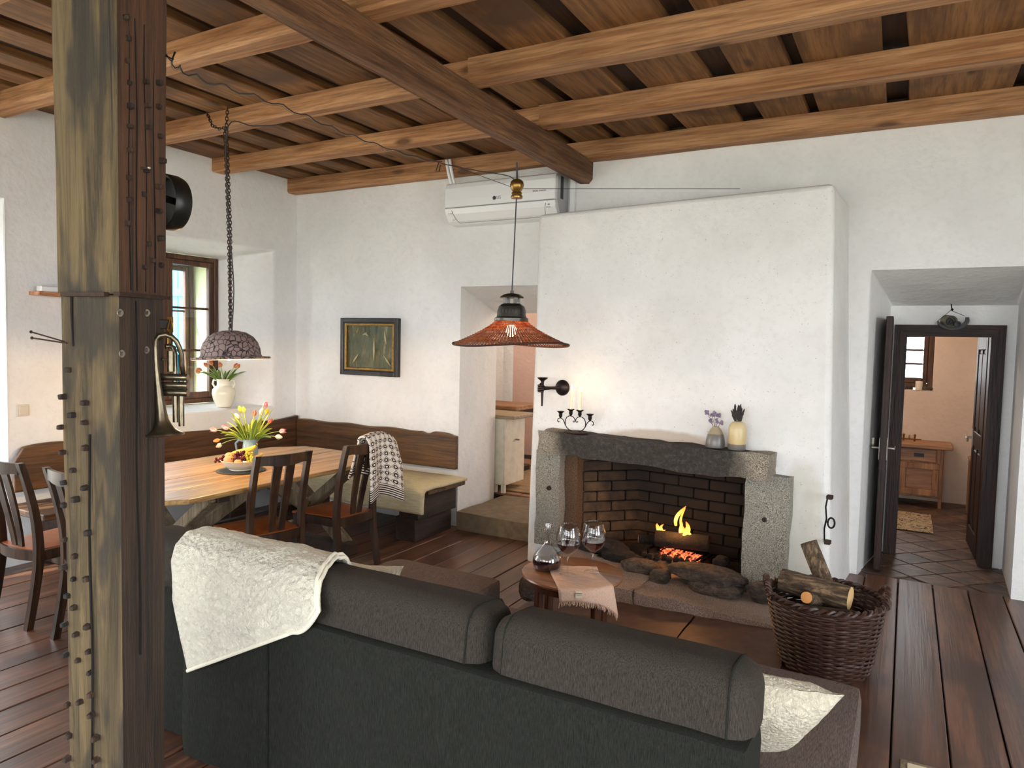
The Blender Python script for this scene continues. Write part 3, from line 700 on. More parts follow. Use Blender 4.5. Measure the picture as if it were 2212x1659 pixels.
stone('rough boulder on the floor left of the round side table', -.44, -.86, .165, (.13, .16, .17), 9)
for k in range(10):                                     # lumps of charcoal along the grate
    rr = random.Random(90 + k); mb = MB(); u = -.12 + .045 * k; v = .08 + rr.uniform(-.02, .03)
    rock(mb, W(u, v, .222), (.04, .035, rr.uniform(.04, .075)), 20 + k, 2, .3)
    setp(mb.build('charcoal_lump', M['rock_dark'], None, 30), 'black charcoal lump standing in the row before the burning logs', 'charcoal', 'charcoal in the fireplace')
M['bark'] = None
def barkm(name, c1, c2, char=0.0, sc=(1, 1, 1)):
    m_, nt, b = nmat(name); v = coords(nt, sc); n1 = noise(nt, v, 42, 6, .7, .4); n2 = noise(nt, v, 6, 3)
    c = ramp(nt, n1, [(.36, tuple(x * .3 for x in c1)), (.5, c1), (.66, c2)])
    if char: c = mix(nt, ramp(nt, n2, [(.3, (1.0,) * 3), (.75, (char * .85,) * 3)]), c, (.006, .005, .005))
    L(nt, c, b.inputs['Base Color']); b.inputs['Roughness'].default_value = .95; bump(nt, b, n1, 1.0, .02); return m_
M['bark'] = barkm('log_bark', hexc('564432'), hexc('927a5c'), 0, (.22, 1, 1)); M['barkz'] = barkm('log_bark_upright', hexc('5c4a38'), hexc('978062'), 0, (1, 1, .3)); M['bark_burnt'] = barkm('burnt_bark', hexc('3a2c22'), hexc('5a4430'), .9)
def cutm(name, a, b_):
    m_, nt, b = nmat(name); v = coords(nt, kind='Generated'); sx = N(nt, 'ShaderNodeVectorMath', operation='DISTANCE'); L(nt, v, sx.inputs[0]); sx.inputs[1].default_value = (.5, .5, .5)
    n_ = noise(nt, v, 4, 3); w = math_(nt, 'SINE', math_(nt, 'MULTIPLY', math_(nt, 'ADD', sx.outputs['Value'], math_(nt, 'MULTIPLY', n_, .1)), 95))
    L(nt, ramp(nt, w, [(.0, a), (1, b_)]), b.inputs['Base Color']); b.inputs['Roughness'].default_value = .85; return m_
M['cut'] = cutm('sawn_log_end', hexc('c09a62'), hexc('dcc092')); M['cut_o'] = cutm('orange_log_end', hexc('b87840'), hexc('e0a868')); M['cut_d'] = cutm('scorched_log_end', hexc('5c3c26'), hexc('96683e'))
def log(label, p0, p1, r, seed, bark='bark', cut='cut', group=None):
    p0 = Vector(p0); p1 = Vector(p1); ax = (p1 - p0).normalized(); root = thing('firewood_log', label, 'log', (p0 + p1) / 2, 0, group)
    mb = MB(); n = 20; k = 9; e1 = ax.orthogonal().normalized(); e2 = ax.cross(e1); rows = []
    for i in range(k + 1):
        c = p0.lerp(p1, i / k); row = []
        for j in range(n):
            a = 2 * PI * j / n; d = e1 * math.cos(a) + e2 * math.sin(a); rr = r * (1 + .06 * mnoise.noise((c + d * r) * 9 + Vector((seed, 0, 0))) + .05 * mnoise.noise((c + d * r) * 40))
            row.append(c + d * rr)
        rows.append(row)
    mb.grid(rows, True); mb.build('bark', M[bark], root, True)
    for i, s_ in ((0, -1), (k, 1)):
        q = MB(); c = p0.lerp(p1, i / k) + ax * .002 * s_; ring = [c + (p - c) * .965 for p in rows[i]]
        q.add(ring + [c + ax * .001 * s_], [(j, (j + 1) % n, n) for j in range(n)]); q.build('cut_end', M[cut], root)
    return root
log('thick burning log with a ringed sawn end towards the left', W(-.088, .185, .322), W(.275, .255, .335), .056, 1, 'bark_burnt', 'cut_d')
log('thin log with a pale round end left of the burning log', W(-.235, .20, .290), W(.02, .33, .285), .034, 2, 'bark_burnt', 'cut')
# flames and embers
def flamem():
    m_, nt, b = nmat('flame'); nt.nodes.remove(b); out = nt.nodes['Material Output']
    v = coords(nt, kind='Generated'); sx = N(nt, 'ShaderNodeSeparateXYZ'); L(nt, v, sx.inputs[0]); v2 = coords(nt, (40, 40, 12)); n_ = noise(nt, v2, 1, 3, .6)
    h = math_(nt, 'ADD', sx.outputs[2], math_(nt, 'MULTIPLY', math_(nt, 'SUBTRACT', n_, .5), .5))
    em = N(nt, 'ShaderNodeEmission'); L(nt, ramp(nt, h, [(.0, (1, .20, .03)), (.3, (1, .55, .10)), (.65, (1, .36, .05)), (1, (1, .12, .02))]), em.inputs[0]); em.inputs[1].default_value = 2.2
    tr = N(nt, 'ShaderNodeBsdfTransparent'); mx = N(nt, 'ShaderNodeMixShader'); lw = N(nt, 'ShaderNodeLayerWeight'); lw.inputs[0].default_value = .35
    L(nt, math_(nt, 'MAXIMUM', math_(nt, 'MULTIPLY', lw.outputs['Facing'], 1.1), math_(nt, 'SUBTRACT', math_(nt, 'MULTIPLY', n_, 1.9), .75)), mx.inputs[0])
    L(nt, em.outputs[0], mx.inputs[1]); L(nt, tr.outputs[0], mx.inputs[2]); L(nt, mx.outputs[0], out.inputs[0]); return m_
M['flame'] = flamem()
def emberm():
    m_, nt, b = nmat('glowing_ember'); v = coords(nt); n_ = noise(nt, v, 60, 3, .6); L(nt, ramp(nt, n_, [(.42, (.02, .01, .01)), (.5, (1, .10, .03)), (.7, (1, .32, .12))]), b.inputs['Emission Color'])
    b.inputs['Emission Strength'].default_value = 1.2; b.inputs['Base Color'].default_value = (.03, .02, .02, 1); return m_
M['ember'] = emberm()
fi = thing('log_fire', 'orange flames and glowing embers of the log fire', 'fire', W(.06, .2, .24))
for (u, v, z, h, w, lean, ph) in [(-.098, .21, .362, .085, .022, .015, 0), (-.066, .22, .370, .075, .016, .02, 1), (-.045, .2, .365, .045, .012, .01, 2), (.03, .25, .44, .155, .020, .062, 3), (.085, .22, .385, .12, .018, -.015, 4), (.125, .23, .378, .11, .026, -.012, 5), (.105, .20, .375, .085, .020, .012, 6), (.145, .22, .375, .08, .016, -.02, 7), (.075, .24, .40, .18, .012, .02, 8)]:
    pts = []; rs_ = []
    for i in range(11):
        t = i / 10; pts.append(W(u + lean * t * t + .010 * math.sin(t * 5 + ph), v + .008 * math.sin(t * 4 + ph * 2), z - .02 + h * t)); rs_.append(w * (.35 + 1.1 * t) * (1 - t) ** .8 * 1.25 + .0006)
    MB().tube(pts, rs_, 10).build('flame', M['flame'], fi, True)
for k, (u, z, w, h) in enumerate([(-.005, .238, .075, .03), (.075, .232, .085, .045), (.155, .235, .07, .04), (.215, .236, .045, .03)]):
    mb = MB(); rough_box(mb, (u - w / 2, .15, z - h / 2), (u + w / 2, .24, z + h / 2), 4, .006, 30, k); mb.v = [W(*p) for p in mb.v]; mb.build('ember', M['ember'], fi, 30)
lamp('fire_light', W(.08, .14, .45), 3.2, (1, .42, .12), .06)
# iron fire grate
gr = thing('fire_grate', 'black iron grate bars under the burning logs', 'grate', W(.05, .2, .2))
for k in range(6): MB().bar(W(-.1 + .07 * k, .10, .25), W(-.1 + .07 * k, .32, .25), .012, .012).build('bar', M['iron'], gr)
for u in (-.12, .28): MB().bar(W(u, .12, .25), W(u, .30, .25), .014, .014).bar(W(u, .13, .16), W(u, .13, .27), .014, .014, (0, 1, 0)).bar(W(u, .29, .16), W(u, .29, .27), .014, .014, (0, 1, 0)).build('grate_frame', M['iron'], gr)

# sconce: hand holding a torch on a round back plate
sc = thing('wall_sconce', 'dark metal sconce of a hand holding a torch on the chimney breast', 'sconce', W(-.84, .05, 1.36))
M['bronze'] = plain('dark_bronze', hexc('2e2422'), .4, .7, bumpy=.2, bscale=40)
RY = Matrix.Rotation(TH, 4, 'Z') @ Matrix.Rotation(PI / 2, 4, 'X')
MB().lathe([(.060, 0), (.060, .012), (.052, .022), (.02, .034), (.0001, .036)], 28, W(-.833, .062, 1.367), RY).build('back_plate', M['bronze'], sc, True)
MB().tube([W(-.845, .04, 1.365), W(-.885, -.02, 1.365), W(-.925, -.055, 1.362)], [.014, .012, .016], 8).build('arm', M['bronze'], sc, True)
MB().lathe([(.003, -.145), (.007, -.145), (.011, -.02), (.012, .03), (.014, .045), (.036, .062), (.041, .071), (.036, .071), (.02, .062), (.0001, .055)], 18, W(-.937, -.062, 1.372)).build('torch', M['bronze'], sc, True)
h_ = MB().ball(W(-.937, -.06, 1.36), .019, 10, 8, (1, 1, 1.3))
h_.build('palm', M['bronze'], sc, True)
for k in range(4): MB().tube([W(-.955, -.055, 1.384 - .014 * k), W(-.962, -.078, 1.383 - .014 * k), W(-.946, -.094, 1.382 - .014 * k), W(-.926, -.090, 1.381 - .014 * k), W(-.916, -.075, 1.381 - .014 * k)], [.0078, .0082, .0078, .007, .005], 7).build('finger', M['bronze'], sc, True)
MB().tube([W(-.922, -.055, 1.362), W(-.914, -.078, 1.378), W(-.924, -.093, 1.394), W(-.938, -.092, 1.398)], [.009, .0085, .0075, .006], 7).build('thumb', M['bronze'], sc, True)

# candelabra
K = .000325
def cz(x, y): return W(-.632 + (x - 870) * K, -.075, 1.062 + (1490 - y) * K)
ca_ = thing('candelabra', 'black wrought iron scroll candelabra with four cups on the mantel', 'candelabra', cz(870, 1500))
MB().lathe([(.086, 0), (.090, .004), (.086, .009), (.02, .013), (.0001, .013)], 28, W(-.632, -.06, 1.054)).build('base_plate', M['rust'], ca_, True)
def arc(x, y, rx, ry, a0, a1, n=18): return [cz(x + rx * math.cos(math.radians(a0 + (a1 - a0) * i / n)), y - ry * math.sin(math.radians(a0 + (a1 - a0) * i / n))) for i in range(n + 1)]
mb = MB(); mb.tube(arc(868, 1310, 265, 180, 175, 365, 24), .0035, 7); mb.build('lower_hoop', M['iron'], ca_, True)
for s_ in (-1, 1):
    ctr = lambda x: 868 + s_ * (x - 868)
    mb = MB(); mb.tube([cz(ctr(x), y) for x, y in [(603, 1330), (605, 1250), (640, 1180), (700, 1145), (760, 1140), (820, 1165), (858, 1215), (852, 1265), (822, 1275), (805, 1255), (822, 1248)]], .0033, 7); mb.build('inner_scroll', M['iron'], ca_, True)
    mb = MB(); mb.tube([cz(ctr(x), y) for x, y in [(608, 1365), (580, 1300), (545, 1245), (500, 1215), (450, 1212), (410, 1235), (398, 1275), (415, 1305), (440, 1300), (436, 1285)]], .0033, 7); mb.build('outer_scroll', M['iron'], ca_, True)
for x, y in [(475, 1210), (745, 1140), (980, 1145), (1240, 1215)]:
    MB().lathe([(.004, 0), (.010, .008), (.013, .014), (.013, .036), (.027, .047), (.028, .050), (.015, .047), (.011, .030), (.0001, .028)], 16, cz(x, y)).build('candle_cup', M['iron'], ca_, True)
M['wax'] = plain('ivory_wax', (.86, .78, .62), .5); M['wax'].node_tree.nodes['Principled BSDF'].inputs['Subsurface Weight'].default_value = .15
M['cflame'] = plain('candle_flame', (1, .8, .4), .5, emit=(1, .74, .30), es=5)
for x, lab in ((745, 'left of the two lit ivory taper candles in the candelabra'), (980, 'right of the two lit ivory taper candles in the candelabra')):
    b = cz(x, 1055); t = cz(x + 10, 575); cd = thing('candle', lab, 'candle', b)
    MB().tube([b, b.lerp(t, .5), t], [.0112, .0108, .0098], 14).build('wax_stick', M['wax'], cd, True)
    wk = MB().tube([t, t + Vector((0, 0, .008))], .0012, 5).build('wick', M['ink'], cd)
    MB().lathe([(.0005, 0), (.006, .010), (.0075, .017), (.005, .030), (.0004, .046)], 10, t + Vector((0, 0, .004))).build('flame', M['cflame'], wk, True)
    lamp('candle_light', t + Vector((0, -.01, .03)), 0.26, (1, .46, .14), .012)

# the two stoneware vases with dried flowers
def vasem(name, bands, rough=.3):
    m_, nt, b = nmat(name); v = coords(nt); sx = N(nt, 'ShaderNodeSeparateXYZ'); L(nt, v, sx.inputs[0]); n_ = noise(nt, v, 30, 4)
    f = math_(nt, 'ADD', sx.outputs[2], math_(nt, 'MULTIPLY', math_(nt, 'SUBTRACT', n_, .5), .012))
    r = ramp(nt, math_(nt, 'MULTIPLY', f, 5), bands); r.node.color_ramp.interpolation = 'EASE'
    c = mix(nt, math_(nt, 'MULTIPLY', noise(nt, v, 160, 2), .3), r, (.12, .10, .08)); L(nt, c, b.inputs['Base Color']); b.inputs['Roughness'].default_value = rough; return m_
vg = vasem('grey_glaze', [(.0, hexc('64625e')), (.43, hexc('6c6a64')), (.46, hexc('a8987e')), (.9, hexc('b4a68c'))]); vy = vasem('yellow_glaze', [(.0, hexc('67625e')), (.185, hexc('6c6660')), (.21, hexc('cdb27c')), (.9, hexc('d8c698'))])
p1 = W(.405, -.055, 1.056); v1 = thing('stoneware_vase', 'squat grey vase with a speckled sand shoulder on the mantel', 'vase', p1)
MB().lathe([(.050, 0), (.060, .004), (.0615, .02), (.058, .05), (.050, .085), (.036, .115), (.022, .131), (.020, .136), (.015, .136), (.017, .12), (.03, .09), (.0001, .02)], 28).build('body', vg, v1, True, True)
p2 = W(.545, -.055, 1.056); v2 = thing('stoneware_vase', 'taller cream yellow vase with a grey foot on the mantel', 'vase', p2)
MB().lathe([(.048, 0), (.053, .004), (.055, .03), (.055, .13), (.050, .155), (.036, .174), (.021, .181), (.018, .181), (.018, .16), (.0001, .1)], 28).build('body', vy, v2, True, True)
M['lilac'] = plain('dried_lilac', hexc('8a7890'), .95, bumpy=.5, var=.3); M['stemdry'] = plain('dry_stem', hexc('55493a'), .9); M['lavender'] = plain('dry_lavender', hexc('35302e'), .95, bumpy=.6, var=.4)
rr = random.Random(4)
for k, (dx, dz) in enumerate([(-.058, .083), (-.01, .083), (-.04, .03), (.008, .035), (.03, .028), (-.022, .065), (.012, .075)]):
    t = thing('dried_flower', 'pale lilac dried sprig in the squat grey vase, ' + ('leaning furthest left', 'tallest of the middle ones', 'low at the left', 'low in the middle', 'lowest at the right', 'upper left of the middle', 'upper right of the middle')[k], 'dried flower', p1 + Vector((0, 0, .10)), 0, 'dried lilac sprigs in the grey vase')
    e = EU * dx + Vector((0, rr.uniform(-.02, .02), .036 + dz)); MB().tube([EU * (dx * .08), e * .5 + Vector((0, 0, .005)), e], .0014, 5).build('stem', M['stemdry'], t, False, True)
    mb = MB()
    for q in range(7): mb.ball(e + Vector((rr.uniform(-.011, .011), rr.uniform(-.008, .008), rr.uniform(-.010, .012))), rr.uniform(.006, .0095), 6, 4)
    mb.build('blossom', M['lilac'], t, False, True)
for k in range(13):
    t = thing('lavender_sprig', 'dark dried lavender sprig in the taller cream vase', 'dried flower', p2 + Vector((0, 0, .15)), 0, 'dried lavender in the cream vase')
    a = (k - 6) / 6; e = EU * (a * .040 + rr.uniform(-.006, .006)) + EV * rr.uniform(-.014, .014) + Vector((0, 0, .03 + .125 * (1 - .42 * a * a) * rr.uniform(.75, 1.0)))
    s0 = EU * a * .008; MB().tube([s0, s0.lerp(e, .3), s0.lerp(e, .4)], .0015, 5).build('stem', M['stemdry'], t, False, True)
    pts = [s0.lerp(e, .28 + .72 * i / 8) + EU * math.sin(i * 1.3 + k) * .002 for i in range(9)]
    MB().tube(pts, [.002, .0055, .0065, .0055, .007, .0058, .0068, .005, .0015], 6).build('flower_spike', M['lavender'], t, True, True)

# iron key latch on the right corner of the chimney breast
kl = thing('iron_door_bolt', 'thin iron bolt plate with a ring key on the chimney corner', 'latch', W(1.085, -.02, .69))
MB().tube([W(1.085, -.012, .835), W(1.078, -.022, .77), W(1.086, -.025, .70), W(1.076, -.022, .64), W(1.078, -.012, .555)], .005, 6).build('plate', M['iron'], kl, True)
for z in (.83, .56): MB().box((-.008, -.02, -.012), (.026, .02, .012), .003, Matrix.Translation(W(1.088, -.018, z)) @ Matrix.Rotation(TH, 4, 'Z')).build('staple', M['rust'], kl)
MB().tube([W(1.09 + .024 + .019 * math.cos(a), -.03, .68 + .030 * math.sin(a)) for a in [2 * PI * i / 20 for i in range(20)]], .0055, 7, True).tube([W(1.082, -.024, .682), W(1.096, -.03, .682)], .005, 6).build('ring_key', M['iron'], kl, True)

# log basket
RIM, BASE, BC, TC = .262, .19, Vector((-.29, 3.735, .152)), Vector((-.30, 3.74, .50))
bk = thing('log_basket', 'dark brown woven wicker basket full of firewood', 'basket', BC)
M['wicker'] = plain('dark_wicker', hexc('3a241c'), .42, bumpy=.3, bscale=80, var=.35)
def bp_(a, t, dr=0.0):
    c = BC.lerp(TC, t); r = BASE + (RIM - BASE) * (t ** .8) + dr; return c + Vector((math.cos(a) * r, math.sin(a) * r, 0))
NS = 26; nrow = 30; mb = MB()
for i in range(nrow):
    t = .02 + .93 * i / (nrow - 1); pts = []; nn = NS * 4
    for k in range(nn):
        a = 2 * PI * k / nn; pts.append(bp_(a, t, .0065 * math.cos(a * NS / 2 + (PI if i % 2 else 0))) + Vector((0, 0, .003 * mnoise.noise(Vector((a * 3, i, 0))))))
    mb.tube(pts, .0066, 5, True)
o = mb.build('weave', M['wicker'], bk, True); o['kind'] = 'stuff'
for k in range(NS):
    a = 2 * PI * (k + .5) / NS; MB().tube([bp_(a, t) for t in (0, .25, .5, .75, .98)], .0055, 5).build('stake', M['wicker'], bk, True)
for ph in (0, PI):
    pts = []
    for k in range(160):
        a = 2 * PI * k / 160; q = a * 22 + ph; pts.append(bp_(a, 1.0, .009 * math.cos(q)) + Vector((0, 0, .009 * math.sin(q))))
    MB().tube(pts, .0085, 6, True).build('rim_braid', M['wicker'], bk, True)
MB().lathe([(.0001, .006), (BASE, .006), (BASE, .014), (.0001, .014)], 26).build('bottom', M['wicker'], bk, False, True)
for sgn in (-1, 1):
    a0 = math.radians(15) + (PI if sgn < 0 else 0)
    for ph in (0, 2.1, 4.2):
        pts = []
        for i in range(41):
            t = i / 40; a = a0 + (t - .5) * .62; hgt = math.sin(PI * t); q = t * 34 + ph
            pts.append(bp_(a, 1.0, .012 + .008 * math.cos(q)) + Vector((0, 0, .075 * hgt ** .7 - .012 + .008 * math.sin(q))))
        MB().tube(pts, .0075, 6).build('handle_strand', M['wicker'], bk, True)
log('thick bark covered log lying across the top of the wicker basket', (-.505, 3.765, .530), (-.185, 3.70, .518), .058, 3)
log('bark log standing up and leaning at the back of the basket', (-.275, 3.85, .44), (-.405, 3.93, .70), .042, 4, 'barkz')
log('thin log with a round orange end pointing at the sofa', (-.365, 3.565, .528), (-.31, 3.80, .44), .028, 5, 'bark', 'cut_o')
log('split log lying low under the thick log in the basket', (-.47, 3.62, .42), (-.16, 3.66, .43), .045, 6)
log('log filling the bottom of the wicker basket', (-.46, 3.80, .33), (-.13, 3.72, .33), .06, 7)
# ---------------------------------------------------------------- sofa
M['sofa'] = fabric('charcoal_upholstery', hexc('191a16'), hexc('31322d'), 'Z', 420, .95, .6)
M['sofa_lit'] = fabric('charcoal_cushion_upholstery_lit', hexc('28241f'), hexc('4c4640'), 'Z', 420, .95, .6); M['sofa_lit_y'] = fabric('charcoal_upholstery_lit_y', hexc('473d39'), hexc('7a6b65'), 'Y', 420, .95, .6)  # lighter copies of the sofa fabric, window light put into the colour
M['fleece'] = fleece('cream_fleece', (.84, .80, .66), 42); M['fleece2'] = fleece('cream_teddy_fleece', (.80, .72, .55), 70)
M['piping'] = plain('cream_binding', (.80, .76, .62), .8)
def soft_box(mb, a, b, n=10, e=5.0, puff=.0, M4=None, ny=None):
    """superellipsoid cushion: rounded on every edge"""
    a = Vector(a); b = Vector(b); c = (a + b) / 2; h = (b - a) / 2
    bm = bmesh.new(); bmesh.ops.create_cube(bm, size=2.0); bmesh.ops.subdivide_edges(bm, edges=bm.edges[:], cuts=n, use_grid_fill=True)
    ix = {}; vs_ = []
    hm = min(h); 
    for i, v in enumerate(bm.verts):
        ix[v] = i; u = v.co
        r = hm * .999 * (2.0 / e) ** .5 if e > 2 else hm
        r = min(r, hm)
        p = Vector((u.x * h.x, u.y * h.y, u.z * h.z)); core = Vector([max(-(h[k] - r), min(h[k] - r, p[k])) for k in range(3)])
        d = p - core
        if d.length > 1e-6:
            # push corner onto a sphere of radius r
            mx = max(abs(d.x), abs(d.y), abs(d.z)); d = d.normalized() * mx if mx < r else d.normalized() * r
        q = core + d
        if puff: q += Vector((0, 0, 0)) + Vector([math.copysign(1, q[k]) * 0 for k in range(3)]) + v.normal * 0
        if puff:
            g = (1 - (q.x / h.x) ** 2) * (1 - (q.y / h.y) ** 2) if h.x and h.y else 0
            q.z *= 1 + puff * max(0, g)
        q += mnoise.noise_vector((q + c) * 5) * .004
        q += c; vs_.append(M4 @ q if M4 is not None else q)
    fs = [[ix[v] for v in f.verts] for f in bm.faces]; bm.free(); return mb.add(vs_, fs)
sf = thing('sofa', 'charcoal grey upholstered corner sofa seen from behind', 'sofa', (-1.4, 2.2, .1))
def spart(nm, a, b, e=12, mat='sofa', puff=0, n=10, M4=None):
    mb = MB(); soft_box(mb, a, b, n, e, puff, M4); return mb.build(nm, M[mat], sf, True)
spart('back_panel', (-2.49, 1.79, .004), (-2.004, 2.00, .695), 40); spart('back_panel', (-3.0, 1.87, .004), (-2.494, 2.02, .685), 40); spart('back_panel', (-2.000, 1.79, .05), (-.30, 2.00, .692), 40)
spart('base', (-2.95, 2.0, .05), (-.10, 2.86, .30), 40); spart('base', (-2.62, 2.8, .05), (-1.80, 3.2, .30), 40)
spart('seat_cushion', (-1.83, 2.0, .29), (-1.01, 2.90, .455), 12, 'sofa_lit_y', .06); spart('seat_cushion', (-1.0, 2.0, .29), (-.085, 2.91, .455), 12, 'sofa_lit_y', .06)
spart('chaise_cushion', (-2.55, 2.0, .28), (-1.835, 3.24, .445), 12, 'sofa_lit_y', .05)
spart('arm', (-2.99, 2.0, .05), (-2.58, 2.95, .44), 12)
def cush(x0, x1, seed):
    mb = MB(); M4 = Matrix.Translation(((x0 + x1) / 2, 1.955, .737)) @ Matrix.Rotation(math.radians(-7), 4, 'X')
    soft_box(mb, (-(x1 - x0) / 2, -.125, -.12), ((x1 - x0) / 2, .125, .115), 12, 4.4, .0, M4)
    o = mb.build('back_cushion', M['sofa_lit'], sf, True)
    for s_ in (-1, 1):                                  # piped seam round each end
        pts = []; hx = (x1 - x0) / 2 - .062
        for k in range(28):
            t = 2 * PI * k / 28; cy_, cz_ = math.cos(t), math.sin(t); q = (abs(cy_) ** 4.2 + abs(cz_) ** 4.2) ** (-1 / 4.2)
            pts.append(M4 @ Vector((s_ * hx, .122 * cy_ * q, -.0025 + .1135 * cz_ * q)))
        MB().tube(pts, .0035, 5, True).build('seam', M['sofa'], sf, True)
cush(-2.92, -1.955, 1); cush(-1.945, -1.105, 2); cush(-1.095, -.30, 3)

def cloth(name, rows, mat, thick=.006, parent=None, smooth=True, uv=None, sub=0):
    mb = MB(); nr = len(rows); nc = len(rows[0]); mb.grid(rows)
    if parent is not None:
        Mi = wmat(parent).inverted(); mb.v = [Mi @ p for p in mb.v]
    me = bpy.data.meshes.new(name); me.from_pydata([tuple(p) for p in mb.v], [], mb.f); me.materials.append(mat)
    ul = me.uv_layers.new(name='UVMap')
    for lp_ in me.loops:
        i, j = divmod(lp_.vertex_index, nc); ul.data[lp_.index].uv = (j / (nc - 1), i / (nr - 1))
    me.polygons.foreach_set('use_smooth', [True] * len(me.polygons))
    o = link(name, me, parent)
    if sub: s_ = o.modifiers.new('sub', 'SUBSURF'); s_.levels = sub; s_.render_levels = sub
    if thick: so = o.modifiers.new('thickness', 'SOLIDIFY'); so.thickness = thick; so.offset = 0
    return o
# fleece throw over the left back cushion, hanging down behind the sofa
tb = thing('throw_blanket', 'cream fleece throw hanging over the left end of the sofa back', 'blanket', (-2.1, 1.8, .9))
def tsec(t, xf):
    """t 0..1 from the seat side over the cushion and down behind; xf 0..1 across"""
    top = [(2.10, .72), (2.095, .806), (2.05, .862), (1.98, .876), (1.90, .871), (1.84, .842), (1.806, .79), (1.795, .72), (1.780, .655)]
    zend = .385 + (.72 - .385) * xf if xf < .9 else .692 + (xf - .9) * 1.1
    if xf > .82: zend = .66 + .10 * ((xf - .82) / .18) ** 2
    path = top + [(1.776, .655 + (zend - .655) * k / 6) for k in range(1, 7)] if zend < .65 else [p for p in top if p[1] > zend or p[0] > 1.9] + [(1.788, zend)]
    d = [0]
    for a, b in zip(path, path[1:]): d.append(d[-1] + math.hypot(a[0] - b[0], a[1] - b[1]))
    s_ = t * d[-1]
    for i in range(len(d) - 1):
        if s_ <= d[i + 1] + 1e-9:
            f = (s_ - d[i]) / max(1e-9, d[i + 1] - d[i]); return path[i][0] + (path[i + 1][0] - path[i][0]) * f, path[i][1] + (path[i + 1][1] - path[i][1]) * f
    return path[-1]
rows = []; nt_, nx_ = 70, 60
for i in range(nt_ + 1):
    t = i / nt_; r = []
    for j in range(nx_ + 1):
        xf = j / nx_; y, z = tsec(t, xf)
        lo = -2.60 + .19 * max(0, t - .35) / .65; hi = -1.855 + .125 * max(0, t - .4) / .6
        x = lo + (hi - lo) * xf
        w = mnoise.noise(Vector((x * 6, t * 5, 3))) * .010 + mnoise.noise(Vector((x * 26, t * 30, 8))) * .004
        r.append((x, y - max(0, w) * (1 if y < 1.95 else -1) - .006, z + (w if y > 1.85 else 0)))
    rows.append(r)
cloth('fleece_cloth', rows, M['fleece'], .014, tb)
edge = [rows[i][nx_] for i in range(18, nt_)] + [rows[nt_][j] for j in range(nx_, -1, -1)]
MB().tube([Vector(p) + Vector((0, -.006, 0)) for p in edge], .0075, 7).build('bound_edge', M['piping'], tb, True)
MB().tube([Vector(p) + Vector((-.014, -.004, .012)) for p in edge[:56]], .006, 7).build('bound_edge', M['piping'], tb, True)

def pillow(name, label, M4, sx, sy, sz, mat, n=14):
    bm = bmesh.new(); bmesh.ops.create_grid(bm, x_segments=n, y_segments=n, size=1); P = [v.co.copy() for v in bm.verts]; F = [[v.index for v in f.verts] for f in bm.faces]; bm.free()
    mb = MB()
    for s_ in (1, -1):
        vv = []
        for p in P:
            g = (1 - abs(p.x) ** 2.6) * (1 - abs(p.y) ** 2.6); k = 1 - .10 * (1 - abs(p.x) ** 2) * abs(p.y) ** 3 - .0; kx = 1 - .10 * (1 - abs(p.y) ** 2) * abs(p.x) ** 3
            q = Vector((p.x * sx * kx, p.y * sy * k, s_ * sz * max(0, g) ** .5)); q += mnoise.noise_vector(q * 26 + Vector((3, s_, 1))) * .005; vv.append(M4 @ q)
        mb.add(vv, F)
    o = mb.build(name, M[mat], None, True); setp(o, label, 'pillow'); return o
pa = Vector((-.85, -.5, .15)).normalized(); pb_ = Vector((-.45, .45, -.75)); pb_ = (pb_ - pa * pb_.dot(pa)).normalized(); PM = Matrix((pa, pb_, pa.cross(pb_))).transposed().to_4x4(); PM.translation = Vector((-.135, 2.20, .70)) + pa * .185 + pb_ * .165
pillow('cushion', 'cream teddy fleece pillow propped at the right end of the sofa', PM, .20, .19, .075, 'fleece2', 22)
pillow('cushion', 'cream fleece pillow peeking out behind the middle back cushion', Matrix.Translation((-2.11, 2.38, .515)) @ Matrix.Rotation(math.radians(8), 4, 'Z') @ Matrix.Rotation(math.radians(62), 4, 'X'), .20, .20, .08, 'fleece2', 22)

# ---------------------------------------------------------------- round side table with wine
TC_ = Vector((-1.43, 3.24, .098)); st = thing('side_table', 'small round walnut side table beside the hearth', 'side table', TC_)
M['walnut'] = wood('walnut_veneer', hexc('6a3c20'), hexc('a06a3e'), 'X', .28, 10, .09, .1, .04, spec=.5); M['walnut_d'] = wood('dark_walnut', hexc('341a0e'), hexc('5a3018'), 'Z', .35, 12, .08, .1, .05)
ZT = .55
MB().lathe([(.0001, -.024), (.245, -.024), (.254, -.018), (.257, -.010), (.254, -.003), (.247, 0), (.0001, 0)], 56, (TC_.x, TC_.y, ZT)).build('table_top', M['walnut'], st, 30)
MB().lathe([(.205, -.065), (.215, -.065), (.215, -.024), (.205, -.024)], 40, (TC_.x, TC_.y, ZT), cap=False).build('apron', M['walnut_d'], st, 40)
MB().lathe([(.0001, 0), (.19, 0), (.195, .008), (.19, .016), (.0001, .016)], 40, (TC_.x, TC_.y, .245)).build('lower_shelf', M['walnut_d'], st, 30)
for a in (228, 318, 48, 138):
    a = math.radians(a + 12); d = Vector((math.cos(a), math.sin(a), 0)); MB().bar(TC_ + d * .205 + Vector((0, 0, .001)), Vector((TC_.x, TC_.y, ZT - .026)) + d * .198, .042, .034, d, .005).build('leg', M['walnut_d'], st)
def glassm(name, tint=(1, 1, 1), rough=0.0):
    m_, nt, b = nmat(name); b.inputs['Base Color'].default_value = col(tint); b.inputs['Transmission Weight'].default_value = 1; b.inputs['Roughness'].default_value = rough; b.inputs['IOR'].default_value = 1.45; return m_
M['glass'] = glass_pane('clear_stemware_glass', (.98, .98, .98), 1.5); M['wine'] = plain('red_wine', (.022, .003, .006), .04)
